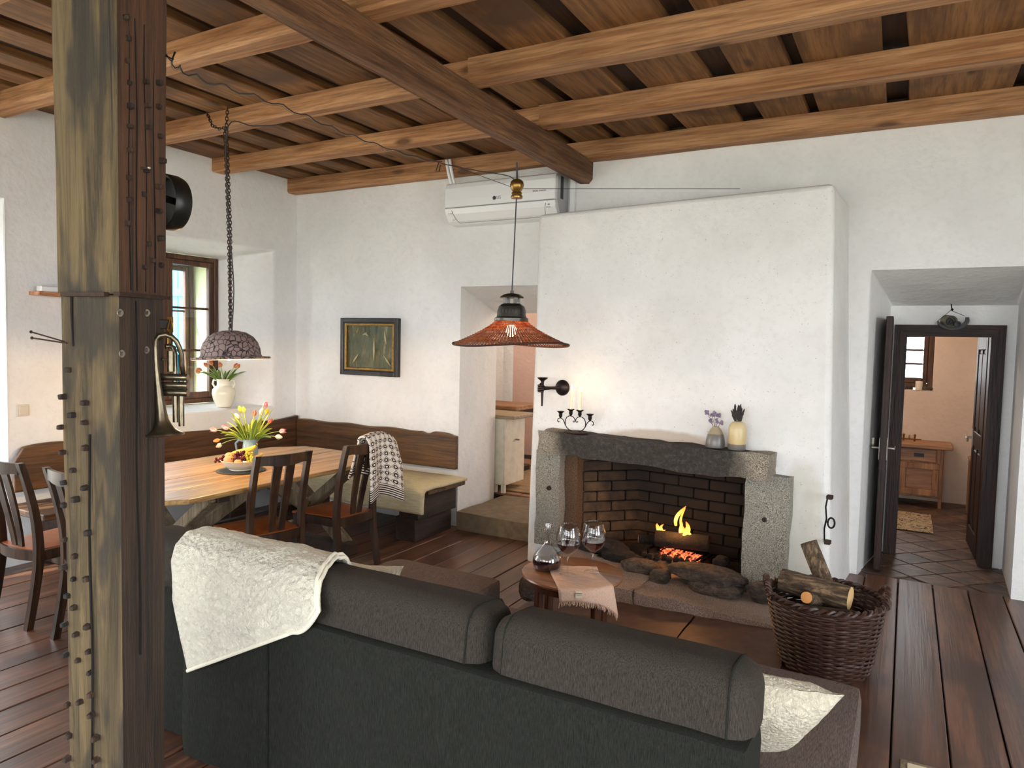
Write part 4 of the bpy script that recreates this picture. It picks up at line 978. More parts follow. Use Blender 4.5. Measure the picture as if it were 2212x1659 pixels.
def at_px(dx, dy, z=ZT): return Vector((TC_.x, TC_.y, z)) + rt * dx + Vector((fw.x, fw.y, 0)).normalized() * dy
dc = thing('decanter', 'glass decanter with dark red wine at the back of the side table', 'decanter', at_px(-.128, .035))
MB().lathe([(.0001, 0), (.058, 0), (.068, .010), (.074, .035), (.070, .066), (.052, .095), (.030, .118), (.018, .138), (.0155, .165), (.0155, .195), (.021, .222), (.024, .230), (.022, .230), (.0135, .195), (.0135, .165), (.016, .138), (.028, .116), (.050, .093), (.068, .065), (.072, .035), (.066, .012), (.0001, .006)], 32).build('glass_body', M['glass'], dc, True, True)
MB().lathe([(.0001, .0065), (.0655, .0125), (.0715, .035), (.0700, .055), (.0001, .055)], 32).build('wine', M['wine'], dc, 30, True)
for dx, dy, lab, zz in ((-.030, -.072, 'left of the two wine glasses of red wine on the towel', 0), (.100, -.018, 'right of the two wine glasses of red wine on the towel', .0)):
    g = thing('wine_glass', lab, 'wine glass', at_px(dx, dy, ZT + .006)); sc_ = 1.06; rx_ = 1.30
    prof = [(.036, 0), (.036, .002), (.012, .006), (.0045, .014), (.0038, .05), (.0042, .088), (.010, .098), (.030, .118), (.041, .142), (.044, .165), (.042, .195), (.036, .232), (.0345, .236), (.0338, .232), (.0405, .195), (.0425, .165), (.0395, .142), (.029, .120), (.010, .102), (.0001, .099)]
    MB().lathe([(.0001, 0)] + [(r * sc_ * (rx_ if z > .095 else 1.1), z * sc_) for r, z in prof], 30).build('glass_bowl', M['glass'], g, True, True)
    MB().lathe([(r * sc_ * rx_, z * sc_) for r, z in [(.0001, .100), (.0098, .1028), (.0285, .1205), (.039, .1425), (.0412, .152), (.0001, .152)]], 30).build('wine', M['wine'], g, 30, True)
tw = thing('hand_towel', 'pink beige linen towel with a fringe hanging off the side table', 'towel', at_px(.04, -.1))
M['linen'] = fabric('pink_linen', hexc('c9a48c'), hexc('e2c2ae'), 'X', 220, .95, .5)
f2 = Vector((fw.x, fw.y, 0)).normalized(); rows = []
for i in range(41):
    t = i / 40; r = []
    for j in range(21):
        u = -.112 + (.245 + .06 * max(0, t - .25)) * j / 20 + .045 * max(0, t - .3); s_ = t * .40; edge_d = math.sqrt(max(0, .262 ** 2 - u * u))
        y = .075 - s_; z = ZT + .004
        if y < -edge_d:
            over = -edge_d - y; rr_ = .016
            if over < rr_ * 1.57: a = over / rr_; y = -edge_d - rr_ * math.sin(a); z = ZT + .004 - rr_ * (1 - math.cos(a))
            else: y = -edge_d - rr_ - .004 * math.sin(u * 40); z = ZT + .004 - rr_ - (over - rr_ * 1.57)
        z += mnoise.noise(Vector((u * 22, t * 16, 2))) * .0035 * (1 if y > -edge_d else 0) + .001; y += mnoise.noise(Vector((u * 26, t * 6, 9))) * .006 * (0 if t < .55 else 1) - .002
        r.append(Vector((TC_.x, TC_.y, 0)) + rt * u + f2 * y + Vector((0, 0, z)))
    rows.append(r)
cloth('cloth', rows, M['linen'], .004, tw)
mb = MB(); rr = random.Random(8)
for j in range(64):
    k = j / 63 * 20; a = rows[-1][int(k)].lerp(rows[-1][min(20, int(k) + 1)], k - int(k)); e = a + Vector((rr.uniform(-.008, .008), rr.uniform(-.006, .006), -rr.uniform(.018, .028)))
    mb.tube([a, a.lerp(e, .5) + Vector((rr.uniform(-.003, .003), 0, 0)), e], [.0018, .0018, .001], 4)
o = mb.build('fringe', M['linen'], tw); o['kind'] = 'stuff'
def text(name, body, size, M4, mat, parent, ext=.0004, align='CENTER'):
    cu = bpy.data.curves.new(name, 'FONT'); cu.body = body; cu.size = size; cu.extrude = ext; cu.align_x = align; cu.align_y = 'CENTER'
    tmp = bpy.data.objects.new(name + '_tmp', cu); C.objects.link(tmp); dg = bpy.context.evaluated_depsgraph_get()
    me = bpy.data.meshes.new_from_object(tmp.evaluated_get(dg)); bpy.data.objects.remove(tmp); bpy.data.curves.remove(cu)
    me.materials.clear(); me.materials.append(mat); me.transform((wmat(parent).inverted() @ M4) if parent else M4); return link(name, me, parent)
c0 = rows[36][5]; c1 = rows[36][8]; c2 = rows[37][7]; ex = (c1 - c0).normalized(); ez = Vector((0, 0, 1)); ey = ez.cross(ex).normalized()
LM = Matrix((ex, ey * 1, ez)).transposed().to_4x4(); LM.translation = (c0 + c1) / 2 - f2 * .006 + Vector((0, 0, -.004))
M['label_c'] = plain('cream_label', hexc('d8cbb0'), .9)
MB().box((-.016, -.001, -.018), (.016, .001, .014), 0, LM).build('woven_label', M['label_c'], tw)
text('label_print', 'MOOAL', .0085, LM @ Matrix.Translation((0, -.0016, .004)) @ Matrix.Rotation(PI / 2, 4, 'X'), M['ink'], tw)
MB().box((-.014, -.0018, -.0035), (.014, -.001, -.0020), 0, LM).build('label_line', M['ink'], tw)

# ---------------------------------------------------------------- dining table and chairs
tt = thing('dining_table', 'long rustic plank dining table on cross trestles', 'table', (-4.19, 3.53, 0))
xs = [-4.785, -4.49, -4.20, -3.89, -3.60]
for k in range(4):
    a, b = xs[k] + .0015, xs[k + 1] - .0015; y0, y1 = 2.55, 4.54; c0 = .09
    if k == 0: poly = [(a + .11, y0), (b, y0), (b, y1), (a + .20, y1), (a, y1 - .22), (a, y0 + .10)]
    elif k == 3: poly = [(a, y0), (b - .075, y0), (b, y0 + .10), (b, y1 - .30), (b - .26, y1), (a, y1)]
    else: poly = [(a, y0), (b, y0), (b, y1), (a, y1)]
    mb = MB().prism(poly, 'Z', .715 + .001 * k, .750 + random.uniform(-.001, .001)); o = mb.build('plank', M['table'], tt)
    md = o.modifiers.new('worn_edge', 'BEVEL'); md.width = .005; md.segments = 2
for y in (2.92, 4.18):
    MB().bar((-3.72, y, .705), (-4.55, y + .001, .06), .07, .11, (0, 1, 0), .006).build('cross_leg', M['trestle'], tt)
    MB().bar((-4.66, y + .072, .705), (-3.85, y + .072, .06), .07, .11, (0, 1, 0), .006).build('cross_leg', M['trestle'], tt)
    MB().bar((-4.70, y + .036, .690), (-3.68, y + .036, .690), .09, .05, (0, 0, 1), .005).build('cross_bar', M['block'], tt)
    MB().bar((-3.74, y + .036, .045), (-4.64, y + .036, .045), .10, .09, (0, 0, 1), .006).build('foot', M['block'], tt)
MB().bar((-4.19, 2.75, .33), (-4.19, 4.40, .33), .05, .12, (0, 0, 1), .006).build('stretcher', M['block'], tt)
MB().bar((-4.14, 3.02, .36), (-4.0, 3.62, .71), .09, .045, (1, 0, 0), .004).build('brace', M['trestle'], tt); MB().bar((-4.14, 4.10, .36), (-4.0, 3.52, .71), .09, .045, (1, 0, 0), .004).build('brace', M['trestle'], tt)

def chair(label, loc, rz, first=[None], group=None):
    if first[0] is not None:
        r = copy_tree(first[0]); r.location = loc; r.rotation_euler = (0, 0, rz); r['label'] = label; return r
    r = thing('dining_chair', label, 'chair', (0, 0, 0)); first[0] = r
    def post(x0, x1):
        f = catmull([(0, -.045, 0), (0, -.005, .22), (0, .018, .42), (0, .006, .62), (0, -.030, .80), (0, -.075, .965)], 5)
        poly = [(p.y + .016 + .008 * (1 - abs(p.z - .42) / .6), p.z) for p in f] + [(p.y - .016 - .006 * (1 - abs(p.z - .42) / .6), p.z) for p in reversed(f)]
        mb = MB().prism(poly, 'X', x0, x1); o = mb.build('back_post', M['chair'], r, False, True)
    post(-.20, -.165); post(.165, .20)
    rail = []
    n = 14
    for k in range(n + 1):
        x = -.166 + .332 * k / n; e = abs(x) / .166; y = -.070 - .022 * (1 - e * e)
        zb = .888 + .022 * (e ** 2 if e < .8 else .8 ** 2 - (e - .8) * 1.2); rail.append([(x, y + .011, zb), (x, y + .007, .962), (x, y - .013, .962), (x, y - .009, zb)])
    mb = MB().grid(rail, True); mb.f += [[0, 1, 2, 3], [4 * n, 4 * n + 1, 4 * n + 2, 4 * n + 3]]; mb.build('top_rail', M['chair'], r, 40, True)
    for s_ in (-1, 1):
        rows_ = []
        for k in range(11):
            t = k / 10; z = .44 + .47 * t; y = .012 + (-.02) * math.sin(PI * t) * .4 - .095 * t ** 1.6; xc = s_ * (.030 + .014 * t + .006 * math.sin(PI * t)); w = .021 + .011 * t
            rows_.append([(xc - w, y + .007, z), (xc + w, y + .007, z), (xc + w, y - .007, z), (xc - w, y - .007, z)])
        mb = MB().grid(rows_, True); mb.f += [[0, 1, 2, 3], [40, 41, 42, 43]]; mb.build('slat', M['chair'], r, 40, True)
    rl = []
    for k in range(n + 1):
        x = -.168 + .336 * k / n; y = .012 - .03 * (1 - (x / .168) ** 2); rl.append([(x, y + .012, .385), (x, y + .012, .445), (x, y - .012, .445), (x, y - .012, .385)])
    mb = MB().grid(rl, True); mb.f += [[0, 1, 2, 3], [4 * n, 4 * n + 1, 4 * n + 2, 4 * n + 3]]; mb.build('back_rail', M['chair'], r, 40, True)
    for s_ in (-1, 1):
        MB().bar((s_ * .19, .40, 0), (s_ * .196, .405, .43), .030, .030, (0, 1, 0), .004, .040, .040).build('front_leg', M['chair'], r, False, True)
        MB().bar((s_ * .186, .02, .412), (s_ * .200, .40, .412), .022, .06, (0, 0, 1), .003).build('side_rail', M['chair'], r, False, True)
    MB().bar((-.19, .41, .412), (.19, .41, .412), .022, .06, (0, 0, 1), .003).build('front_rail', M['chair'], r, False, True)
    mb = MB(); rows_ = []; mb2 = MB()
    soft = MB(); 
    for k in range(9):
        v_ = k / 8; y = .01 + .42 * v_; hw = .168 + .045 * v_; row = []
        for q in range(11):
            x = (q / 10 * 2 - 1); dome = .018 * (1 - x ** 4) * (1 - (2 * v_ - 1) ** 4); row.append((x * hw, y - .02 * (1 - x * x) * (1 - v_), .447 + dome))
        rows_.append(row)
    mb.grid(rows_); nn = len(mb.v); mb.add([(p.x, p.y, .432) for p in list(mb.v)], [])
    nr, nc = 9, 11
    per = [j for j in range(nc)] + [i * nc + nc - 1 for i in range(1, nr)] + [(nr - 1) * nc + j for j in range(nc - 2, -1, -1)] + [i * nc for i in range(nr - 2, 0, -1)]
    for a, b in zip(per, per[1:] + per[:1]): mb.f.append([a, b, b + nn, a + nn])
    mb.f.append([p + nn for p in per]); mb.build('seat_pad', M['chair_seat'], r, 40, True)
    r.location = loc; r.rotation_euler = (0, 0, rz); return r
chair('dark wooden dining chair at the middle of the table nearest the fruit bowl', (-3.50, 3.22, 0), PI / 2 - math.radians(12))
chair('dark wooden dining chair with the patterned knit draped over its back', (-3.405, 3.87, 0), PI / 2 - math.radians(2))
chair('dark wooden dining chair at the far left facing the wall bench', (-4.49, 2.165, 0), math.radians(3))
chair('dark wooden dining chair mostly hidden behind the timber post', (-3.875, 2.18, 0), math.radians(-3))
# patterned knit over the second chair
def knitm():
    m_, nt, b = nmat('nordic_knit'); tc = N(nt, 'ShaderNodeTexCoord'); sx = N(nt, 'ShaderNodeSeparateXYZ'); L(nt, tc.outputs['UV'], sx.inputs[0])
    u = math_(nt, 'MULTIPLY', sx.outputs[0], 6.0); v = math_(nt, 'MULTIPLY', sx.outputs[1], 16.0)
    fu = math_(nt, 'SUBTRACT', math_(nt, 'FRACT', u), .5); fv = math_(nt, 'SUBTRACT', math_(nt, 'FRACT', v), .5)
    r = math_(nt, 'SQRT', math_(nt, 'ADD', math_(nt, 'MULTIPLY', fu, fu), math_(nt, 'MULTIPLY', fv, fv)))
    ring = math_(nt, 'LESS_THAN', math_(nt, 'ABSOLUTE', math_(nt, 'SUBTRACT', r, .21)), .078)
    dia = math_(nt, 'LESS_THAN', math_(nt, 'ABSOLUTE', math_(nt, 'SUBTRACT', math_(nt, 'ADD', math_(nt, 'ABSOLUTE', fu), math_(nt, 'ABSOLUTE', fv)), .5)), .06)
    dots = math_(nt, 'GREATER_THAN', math_(nt, 'SINE', math_(nt, 'MULTIPLY', u, 56)), -.45)
    p = math_(nt, 'MAXIMUM', ring, math_(nt, 'MULTIPLY', dia, dots))
    hem = math_(nt, 'MAXIMUM', math_(nt, 'GREATER_THAN', sx.outputs[1], .885), math_(nt, 'LESS_THAN', sx.outputs[1], .08))
    st_ = math_(nt, 'GREATER_THAN', math_(nt, 'SINE', math_(nt, 'MULTIPLY', sx.outputs[1], 300)), -.1)
    p = math_(nt, 'ADD', math_(nt, 'MULTIPLY', p, math_(nt, 'SUBTRACT', 1.0, hem)), math_(nt, 'MULTIPLY', st_, hem))
    L(nt, mix(nt, p, hexc('d8d0c4'), hexc('3a2a2c')), b.inputs['Base Color']); b.inputs['Roughness'].default_value = 1; b.inputs['Specular IOR Level'].default_value = .05
    w = noise(nt, coords(nt), 170, 2); bump(nt, b, w, .7, .004); return m_
M['knit'] = knitm()
kn = thing('knitted_sweater', 'black and cream patterned knit draped over a dining chair back', 'sweater', (-3.33, 3.95, .97))
rows = []
for i in range(45):
    t = i / 44; r = []
    for j in range(29):
        s_ = j / 28; y = 3.86 + .30 * s_ + (.05 * (t - .5) * s_ if t > .4 else -.02 * (1 - t))
        d = t * .78 - .30
        if d < -.05: X = -3.375 - .02 * math.sin(s_ * 9) ; z = .965 + d + .05 + .015 * math.sin(s_ * 7); y -= .10 * (-d - .05) / .25
        elif d < .05: a = (d + .05) / .10 * PI; X = -3.345 - .045 * math.cos(a); z = .968 + .040 * math.sin(a)
        else: X = -3.298 + .09 * s_ * min(1, d * 4) * .6 + .030 * math.sin(s_ * 8 + 1) * min(1, d * 3); z = .968 - (d - .05)
        z += .02 * math.sin(PI * s_) - .05 * max(0, s_ - .72) * 1.6 * (1 if d > -.05 else 0) + .02 * math.sin(s_ * 5) * (1 if d > .3 else 0)
        X += mnoise.noise(Vector((s_ * 5, t * 7, 4))) * .016
        r.append((X, y, z))
    rows.append(r)
cloth('knit_cloth', rows, M['knit'], .012, kn)

# ---------------------------------------------------------------- corner bench
be = thing('corner_bench', 'dark rustic corner bench with plank backs along two walls', 'bench', (-5.3, 5.2, 0))
def shaped(axis, a, b, off, th, z0, prof, nm, mat):
    n = 40; poly = [(a, z0 + .0)] ; pts = [(a + (b - a) * k / n, prof(k / n)) for k in range(n + 1)]
    poly = [(a, z0)] + pts + [(b, z0)]; mb = MB().prism(poly, axis, off, off + th); o = mb.build(nm, mat, be); md = o.modifiers.new('worn_edge', 'BEVEL'); md.width = .007; md.segments = 2; md.limit_method = 'ANGLE'
    return o
shaped('X', 2.66, 5.36, XL + .03, .045, .545, lambda t: .862 + .02 * math.sin(t * 17) * (.3 if t > .3 else 1) + (.035 * max(0, t - .9) * 10 if t > .9 else 0) - (.10 * (1 - t / .03) ** 2 if t < .03 else 0) - (.02 if .42 < t < .8 else 0), 'back_board', M['bench'])
shaped('Y', XL + .08, -3.535, 5.33, .045, .535, lambda t: .858 + .006 * math.sin(t * 23) - (.018 if .80 < t < .86 else 0) - (.012 * (t > .97)), 'back_board', M['benchx'])
MB().box((XL + .02, 2.62, .41), (-5.08, 4.80, .455), .006).build('seat_plank', M['bench'], be)
MB().box((XL + .02, 4.80, .405), (-3.44, 5.36, .45), .008).build('seat_plank', M['benchx'], be)
for x0, x1, y0, z0, z1 in ((-3.745, -3.55, 4.755, .0, .197), (-3.70, -3.505, 4.73, .2, .402)):
    mb = MB(); rough_box(mb, (x0, y0, z0), (x1, 5.3, z1), 5, .008, 5, z0 * 9 + 2); mb.build('support_block', M['block'], be, 40)
for y in (2.85, 4.2): MB().box((XL + .04, y, 0), (-5.15, y + .18, .41), .01).build('support_block', M['block'], be)
pd = thing('bench_pad', 'long beige linen pad folded over the right bench seat', 'pad', (-4.1, 5.05, .46))
M['pad'] = fabric('oat_linen', hexc('b4a684'), hexc('d6caa8'), 'X', 120, .95, .6); rows = []
for i in range(37):
    t = i / 36; r = []; path = t * .78
    for j in range(41):
        s_ = j / 40; x = -4.95 + 1.53 * s_
        if path < .55: y = 5.31 - path; z = .468
        else:
            a = min(1.45, (path - .55) / .045); y = 4.755 - .045 * math.sin(a) - .02 * s_; z = .468 - .045 * (1 - math.cos(a)) - max(0, path - .55 - .045 * 1.45)
        lift = .02 * max(0, s_ - .93) * 10 * (1 if path < .55 else .3)
        w = mnoise.noise(Vector((x * 5, t * 6, 1))) * .012; r.append((x + (.03 * (1 - t) if s_ > .95 else 0), y - abs(w) * .6, z + w * .5 + .003))
    rows.append(r)
cloth('linen', rows, M['pad'], .022, pd)

# ---------------------------------------------------------------- on the dining table
mat_ = MB().lathe([(.0001, 0), (.165, 0), (.167, .004), (.0001, .005)], 40, (-4.09, 3.43, .7515)).build('slate_mat', plain('dark_slate', hexc('4c4f4a'), .6, bumpy=.2), None, 30); setp(mat_, 'round dark slate mat under the fruit bowl', 'mat')
M['cream'] = plain('cream_ceramic', hexc('dcd3c0'), .22); BO = Vector((-4.09, 3.43, .757))
bw = thing('fruit_bowl', 'white footed ceramic bowl of fruit on the dining table', 'bowl', BO)
MB().lathe([(.0001, 0), (.075, 0), (.080, .004), (.080, .010), (.095, .018), (.122, .045), (.137, .068), (.141, .072), (.137, .073), (.118, .048), (.09, .022), (.0001, .016)], 40).build('bowl_body', M['cream'], bw, True, True)
def fruit(c): return BO + rt * c[0] + f2 * c[1] + Vector((0, 0, c[2]))
M['grape_r'] = plain('red_grape_skin', hexc('5e1c20'), .25, var=.5, bscale=30); M['grape_g'] = plain('green_grape_skin', hexc('c2b437'), .25); M['apple'] = plain('blush_peach_skin', hexc('d29a68'), .45, var=.35, bscale=16); M['banana'] = plain('banana_skin', hexc('d8b838'), .5, var=.12); M['stalk'] = plain('brown_stalk', hexc('4a3420'), .8); M['pear'] = plain('pear_skin', hexc('b8a04a'), .45, var=.2)
def grapes(label, cs, n, mat, r, seed):
    t = thing('grape_bunch', label, 'grapes', fruit(cs[0])); rr = random.Random(seed); placed = []
    tries = 0
    while len(placed) < n and tries < 4000:
        tries += 1; c = cs[rr.randrange(len(cs))]; p = fruit((c[0] + rr.uniform(-.022, .022), c[1] + rr.uniform(-.02, .02), c[2] + rr.uniform(-.014, .018)))
        if all((p - q).length > r * 1.45 for q in placed): placed.append(p)
    for p in placed: MB().ball(p, r * rr.uniform(.88, 1.08), 10, 7, (1, 1, 1.12)).build('grape', M[mat], t, True)
    MB().tube([fruit(cs[0]) + Vector((0, 0, .0)), fruit(cs[-1])], .002, 5).build('stalk', M['stalk'], t); return t
grapes('dark red grapes heaped over the middle of the fruit bowl', [(-.01, -.035, .095), (.01, -.03, .115), (-.025, -.05, .08), (.02, -.045, .085)], 30, 'grape_r', .0115, 1)
grapes('small trail of red grapes hanging over the bowl rim at the left', [(-.155, -.02, .066), (-.13, -.02, .075)], 9, 'grape_r', .0105, 2)
grapes('yellow green grapes heaped at the right of the fruit bowl', [(.065, -.03, .090), (.085, -.04, .080), (.06, -.02, .105), (.09, -.05, .075)], 30, 'grape_g', .0115, 3)
for lab, c, r, mt in (('pale peach at the back left of the fruit bowl', (-.085, .01, .088), .036, 'apple'), ('blushed peach at the front left of the fruit bowl', (-.065, -.055, .076), .036, 'apple'), ('peach under the dark grapes at the front of the bowl', (.005, -.065, .058), .032, 'apple')):
    t = thing('peach', lab, 'peach', fruit(c)); MB().lathe([(max(.0001, r * math.sin(PI * k / 12) * (1 - .0)), r * (-math.cos(PI * k / 12)) * (.94 if k < 11 else .80)) for k in range(13)], 18, fruit(c)).build('flesh', M[mt], t, True); MB().tube([fruit(c) + Vector((0, 0, r * .78)), fruit(c) + Vector((.003, 0, r * 1.08))], .0018, 5).build('stalk', M['stalk'], t)
t = thing('pear', 'slim yellow pear leaning on the right rim of the fruit bowl', 'pear', fruit((.125, .03, .09)))
MB().tube([fruit(p) for p in [(.085, .03, .065), (.095, .03, .072), (.112, .03, .085), (.13, .03, .10), (.142, .03, .112)]], [.008, .026, .024, .012, .006], 12).build('flesh', M['pear'], t, True)
for k, (dy, dz) in enumerate([(0, 0), (.028, .006)]):
    t = thing('banana', ('front' if k == 0 else 'rear') + ' banana of the pair lying behind the grapes', 'banana', fruit((0, .03 + dy, .11)))
    pts = [fruit(p) for p in catmull([(-.085, .03 + dy, .098 + dz), (-.03, .035 + dy, .112 + dz), (.03, .035 + dy, .128 + dz), (.075, .03 + dy, .150 + dz), (.094, .028 + dy, .172 + dz)], 4)]
    n = len(pts); MB().tube(pts, [.006 + .012 * math.sin(PI * min(1, (i + 1.5) / (n - 2))) ** .6 if i < n - 3 else .006 for i in range(n)], 7).build('peel', M['banana'], t, 40)
    MB().tube([pts[-1], pts[-1] + (pts[-1] - pts[-2]) * 1.1], .005, 6).build('tip', M['stalk'], t)
JP = Vector((-4.262, 3.655, .751)); jg = thing('flower_jug', 'blue grey glazed jug with a handle holding the table tulips', 'jug', JP)
vj = vasem('blue_jug_glaze', [(.0, hexc('b09a84')), (.33, hexc('b8a48e')), (.42, hexc('7f9aa4')), (.95, hexc('8aa4ae'))], .25)
MB().lathe([(.048, 0), (.054, .005), (.058, .05), (.057, .10), (.052, .145), (.049, .165), (.052, .182), (.0535, .186), (.049, .185), (.045, .165), (.048, .14), (.052, .1), (.0001, .02)], 32).build('body', vj, jg, True, True)
MB().tube([Vector((0, 0, .170)) - rt * .048, Vector((0, 0, .176)) - rt * .085, Vector((0, 0, .150)) - rt * .108, Vector((0, 0, .105)) - rt * .102, Vector((0, 0, .075)) - rt * .058], [.010, .009, .0085, .008, .009], 9).build('handle', vj, jg, True, True)
def petal_rows(base, d, L_, w, side, open_, n=7):
    rows_ = []; d = d.normalized(); 
    for i in range(n):
        t = i / (n - 1); r = w * math.sin(PI * (.18 + .72 * t)) ** 1.0 * (1.05 - .35 * t) + open_ * t * t; c = base + d * (L_ * t); ww = w * .95 * math.sin(PI * (.12 + .86 * t)) + .0008; row = []
        b2 = d.cross(side)
        for q in (-1, -.5, 0, .5, 1): row.append(c + side * r * (1 - .22 * q * q) + b2 * ww * q)
        rows_.append(row)
    return rows_
def tulip(label, group, base, mouth, tip, L_, w, mat, open_, seed, leafm, leaves=1):
    rr = random.Random(seed); t = thing('tulip', label, 'tulip', mouth, 0, group); mid = (mouth + tip) / 2 + Vector((0, 0, .25 * (tip - mouth).length * (.35 if tip.z > mouth.z + .02 else .55)))
    pts = [base] + bez(mouth, mid, tip, 9); MB().tube(pts, .0032, 6).build('stem', M['tstem'], t, True)
    d = (pts[-1] - pts[-2]).normalized(); s0 = d.orthogonal().normalized(); mb = MB()
    for k in range(6):
        side = (Matrix.Rotation(k * PI / 3 + seed, 3, d) @ s0); mb.grid(petal_rows(tip - d * .004, d, L_ * (1 if k % 2 else .94), w * (1 if k % 2 else .9), side, open_ * (1 if k % 2 else .6)))
    mb.build('bloom', M[mat], t, True)
    return t
def leaf_part(t, mouth, end, lift, w, mat='tleaf', seed=0):
    pts = bez(mouth - Vector((0, 0, .02)), (mouth + end) / 2 + Vector((0, 0, lift)), end, 10); rows_ = []; d0 = (end - mouth); sd = d0.cross(Vector((0, 0, 1)))
    if sd.length < 1e-4: sd = Vector((1, 0, 0))
    sd.normalize(); sd = Matrix.Rotation(seed, 3, d0.normalized()) @ sd
    for i, p in enumerate(pts):
        q = i / (len(pts) - 1); ww = w * (math.sin(PI * min(1, .22 + .78 * q)) ** .8) + .0006; nrm = d0.normalized().cross(sd)
        rows_.append([p - sd * ww + nrm * ww * .35, p - sd * ww * .5, p + nrm * -.001, p + sd * ww * .5, p + sd * ww + nrm * ww * .35])
    mb = MB().grid(rows_); o = mb.build('leaf', M[mat], t, True); md = o.modifiers.new('thickness', 'SOLIDIFY'); md.thickness = .0012; return o
def petalm(n_, c1, c2):
    m_, nt, b = nmat(n_); v = coords(nt, kind='Generated'); sx = N(nt, 'ShaderNodeSeparateXYZ'); L(nt, v, sx.inputs[0]); k = noise(nt, v, 6, 3)
    L(nt, ramp(nt, math_(nt, 'ADD', math_(nt, 'MULTIPLY', sx.outputs[2], .7), math_(nt, 'MULTIPLY', k, .4)), [(.25, c2), (.75, c1)]), b.inputs['Base Color']); b.inputs['Roughness'].default_value = .5; b.inputs['Subsurface Weight'].default_value = .12; b.inputs['Subsurface Radius'].default_value = (.02, .02, .01); return m_
M['tstem'] = plain('tulip_stem_green', hexc('8ea04a'), .5); M['tleaf'] = plain('tulip_leaf_green', hexc('93a33c'), .45, var=.25, bscale=14); M['tleaf2'] = plain('dark_tulip_leaf', hexc('5f7a38'), .45, var=.25, bscale=14)
M['pk'] = petalm('pink_petal', hexc('e0707c'), hexc('f0c8b8')); M['yl'] = petalm('yellow_petal', hexc('eac832'), hexc('d8c048')); M['wh'] = petalm('white_petal', hexc('ece2d2'), hexc('e0d8b4')); M['rd'] = petalm('red_petal', hexc('cc3c3c'), hexc('d88a58')); M['og'] = petalm('orange_petal', hexc('d8773e'), hexc('d8b060')); M['og2'] = petalm('rusty_petal', hexc('b65a40'), hexc('c89a5a'))
q_ = .00043; JM = JP + Vector((0, 0, .185)); up_ = Vector((0, 0, 1))
TUL = [(800, 365, 'yl', 'yellow tulip standing highest at the left of the table bouquet'), (865, 375, 'yl', 'yellow tulip second from left at the top of the table bouquet'), (765, 500, 'wh', 'white tulip below the yellow ones in the table bouquet'), (1035, 440, 'rd', 'red tulip in the middle of the table bouquet'), (1160, 410, 'wh', 'white tulip bud upright right of the red one'), (1265, 285, 'pk', 'pink fringed tulip at the very top of the table bouquet'), (1265, 395, 'yl', 'yellow tulip just under the topmost pink tulip'), (1370, 545, 'rd', 'slim red bud pointing right in the table bouquet'), (1570, 710, 'pk', 'pink tulip stretching far right from the blue jug'), (1450, 830, 'wh', 'white tulip drooping at the right of the blue jug'), (325, 735, 'pk', 'pink tulip stretching furthest left from the blue jug'), (560, 690, 'pk', 'pink tulip leaning left above the table'), (440, 890, 'og', 'orange tulip hanging left above the fruit bowl'), (385, 1010, 'wh', 'pale blush tulip hanging lowest left over the table')]
rr = random.Random(12)
for k, (px, py, mt, lab) in enumerate(TUL):
    du, dv = (px - 975) * q_, (880 - py) * q_; dep = rr.uniform(-.06, .06); mo = JM + rt * max(-.038, min(.038, du * .25)) + f2 * rr.uniform(-.025, .025); tip = JM + rt * du * .93 + up_ * dv * .93 + f2 * dep
    big = 1.0 if mt in ('wh', 'pk') else .88
    t = tulip(lab, None, JP + up_ * .03, mo, tip, .052 * big, .0155 * big, mt, .012 if mt == 'pk' else .003, k * 1.7, 'tleaf')
    e = JM + rt * du * rr.uniform(.55, .85) + rt * rr.uniform(-.05, .05) + up_ * (max(dv, .03) * rr.uniform(.55, .8)) + f2 * rr.uniform(-.09, .06); leaf_part(t, mo, e, .05, rr.uniform(.013, .02), 'tleaf' if k % 3 else 'tleaf2', rr.uniform(-.7, .7))
    if k % 2 == 0:
        e = JM + rt * (du * .6 + rr.uniform(-.06, .06)) + up_ * rr.uniform(.05, .17) + f2 * rr.uniform(-.09, .03); leaf_part(t, mo, e, .04, rr.uniform(.014, .021), 'tleaf', rr.uniform(-.7, .7))
for px, py in ((1390, 330), (640, 515), (1440, 505), (1200, 860), (630, 580), (680, 400)):
    e = JM + rt * (px - 975) * q_ + up_ * (880 - py) * q_ + f2 * rr.uniform(-.07, .02); leaf_part(t, JM + rt * (.03 if px > 975 else -.03), e, .05, .017, 'tleaf', rr.uniform(-.5, .5))
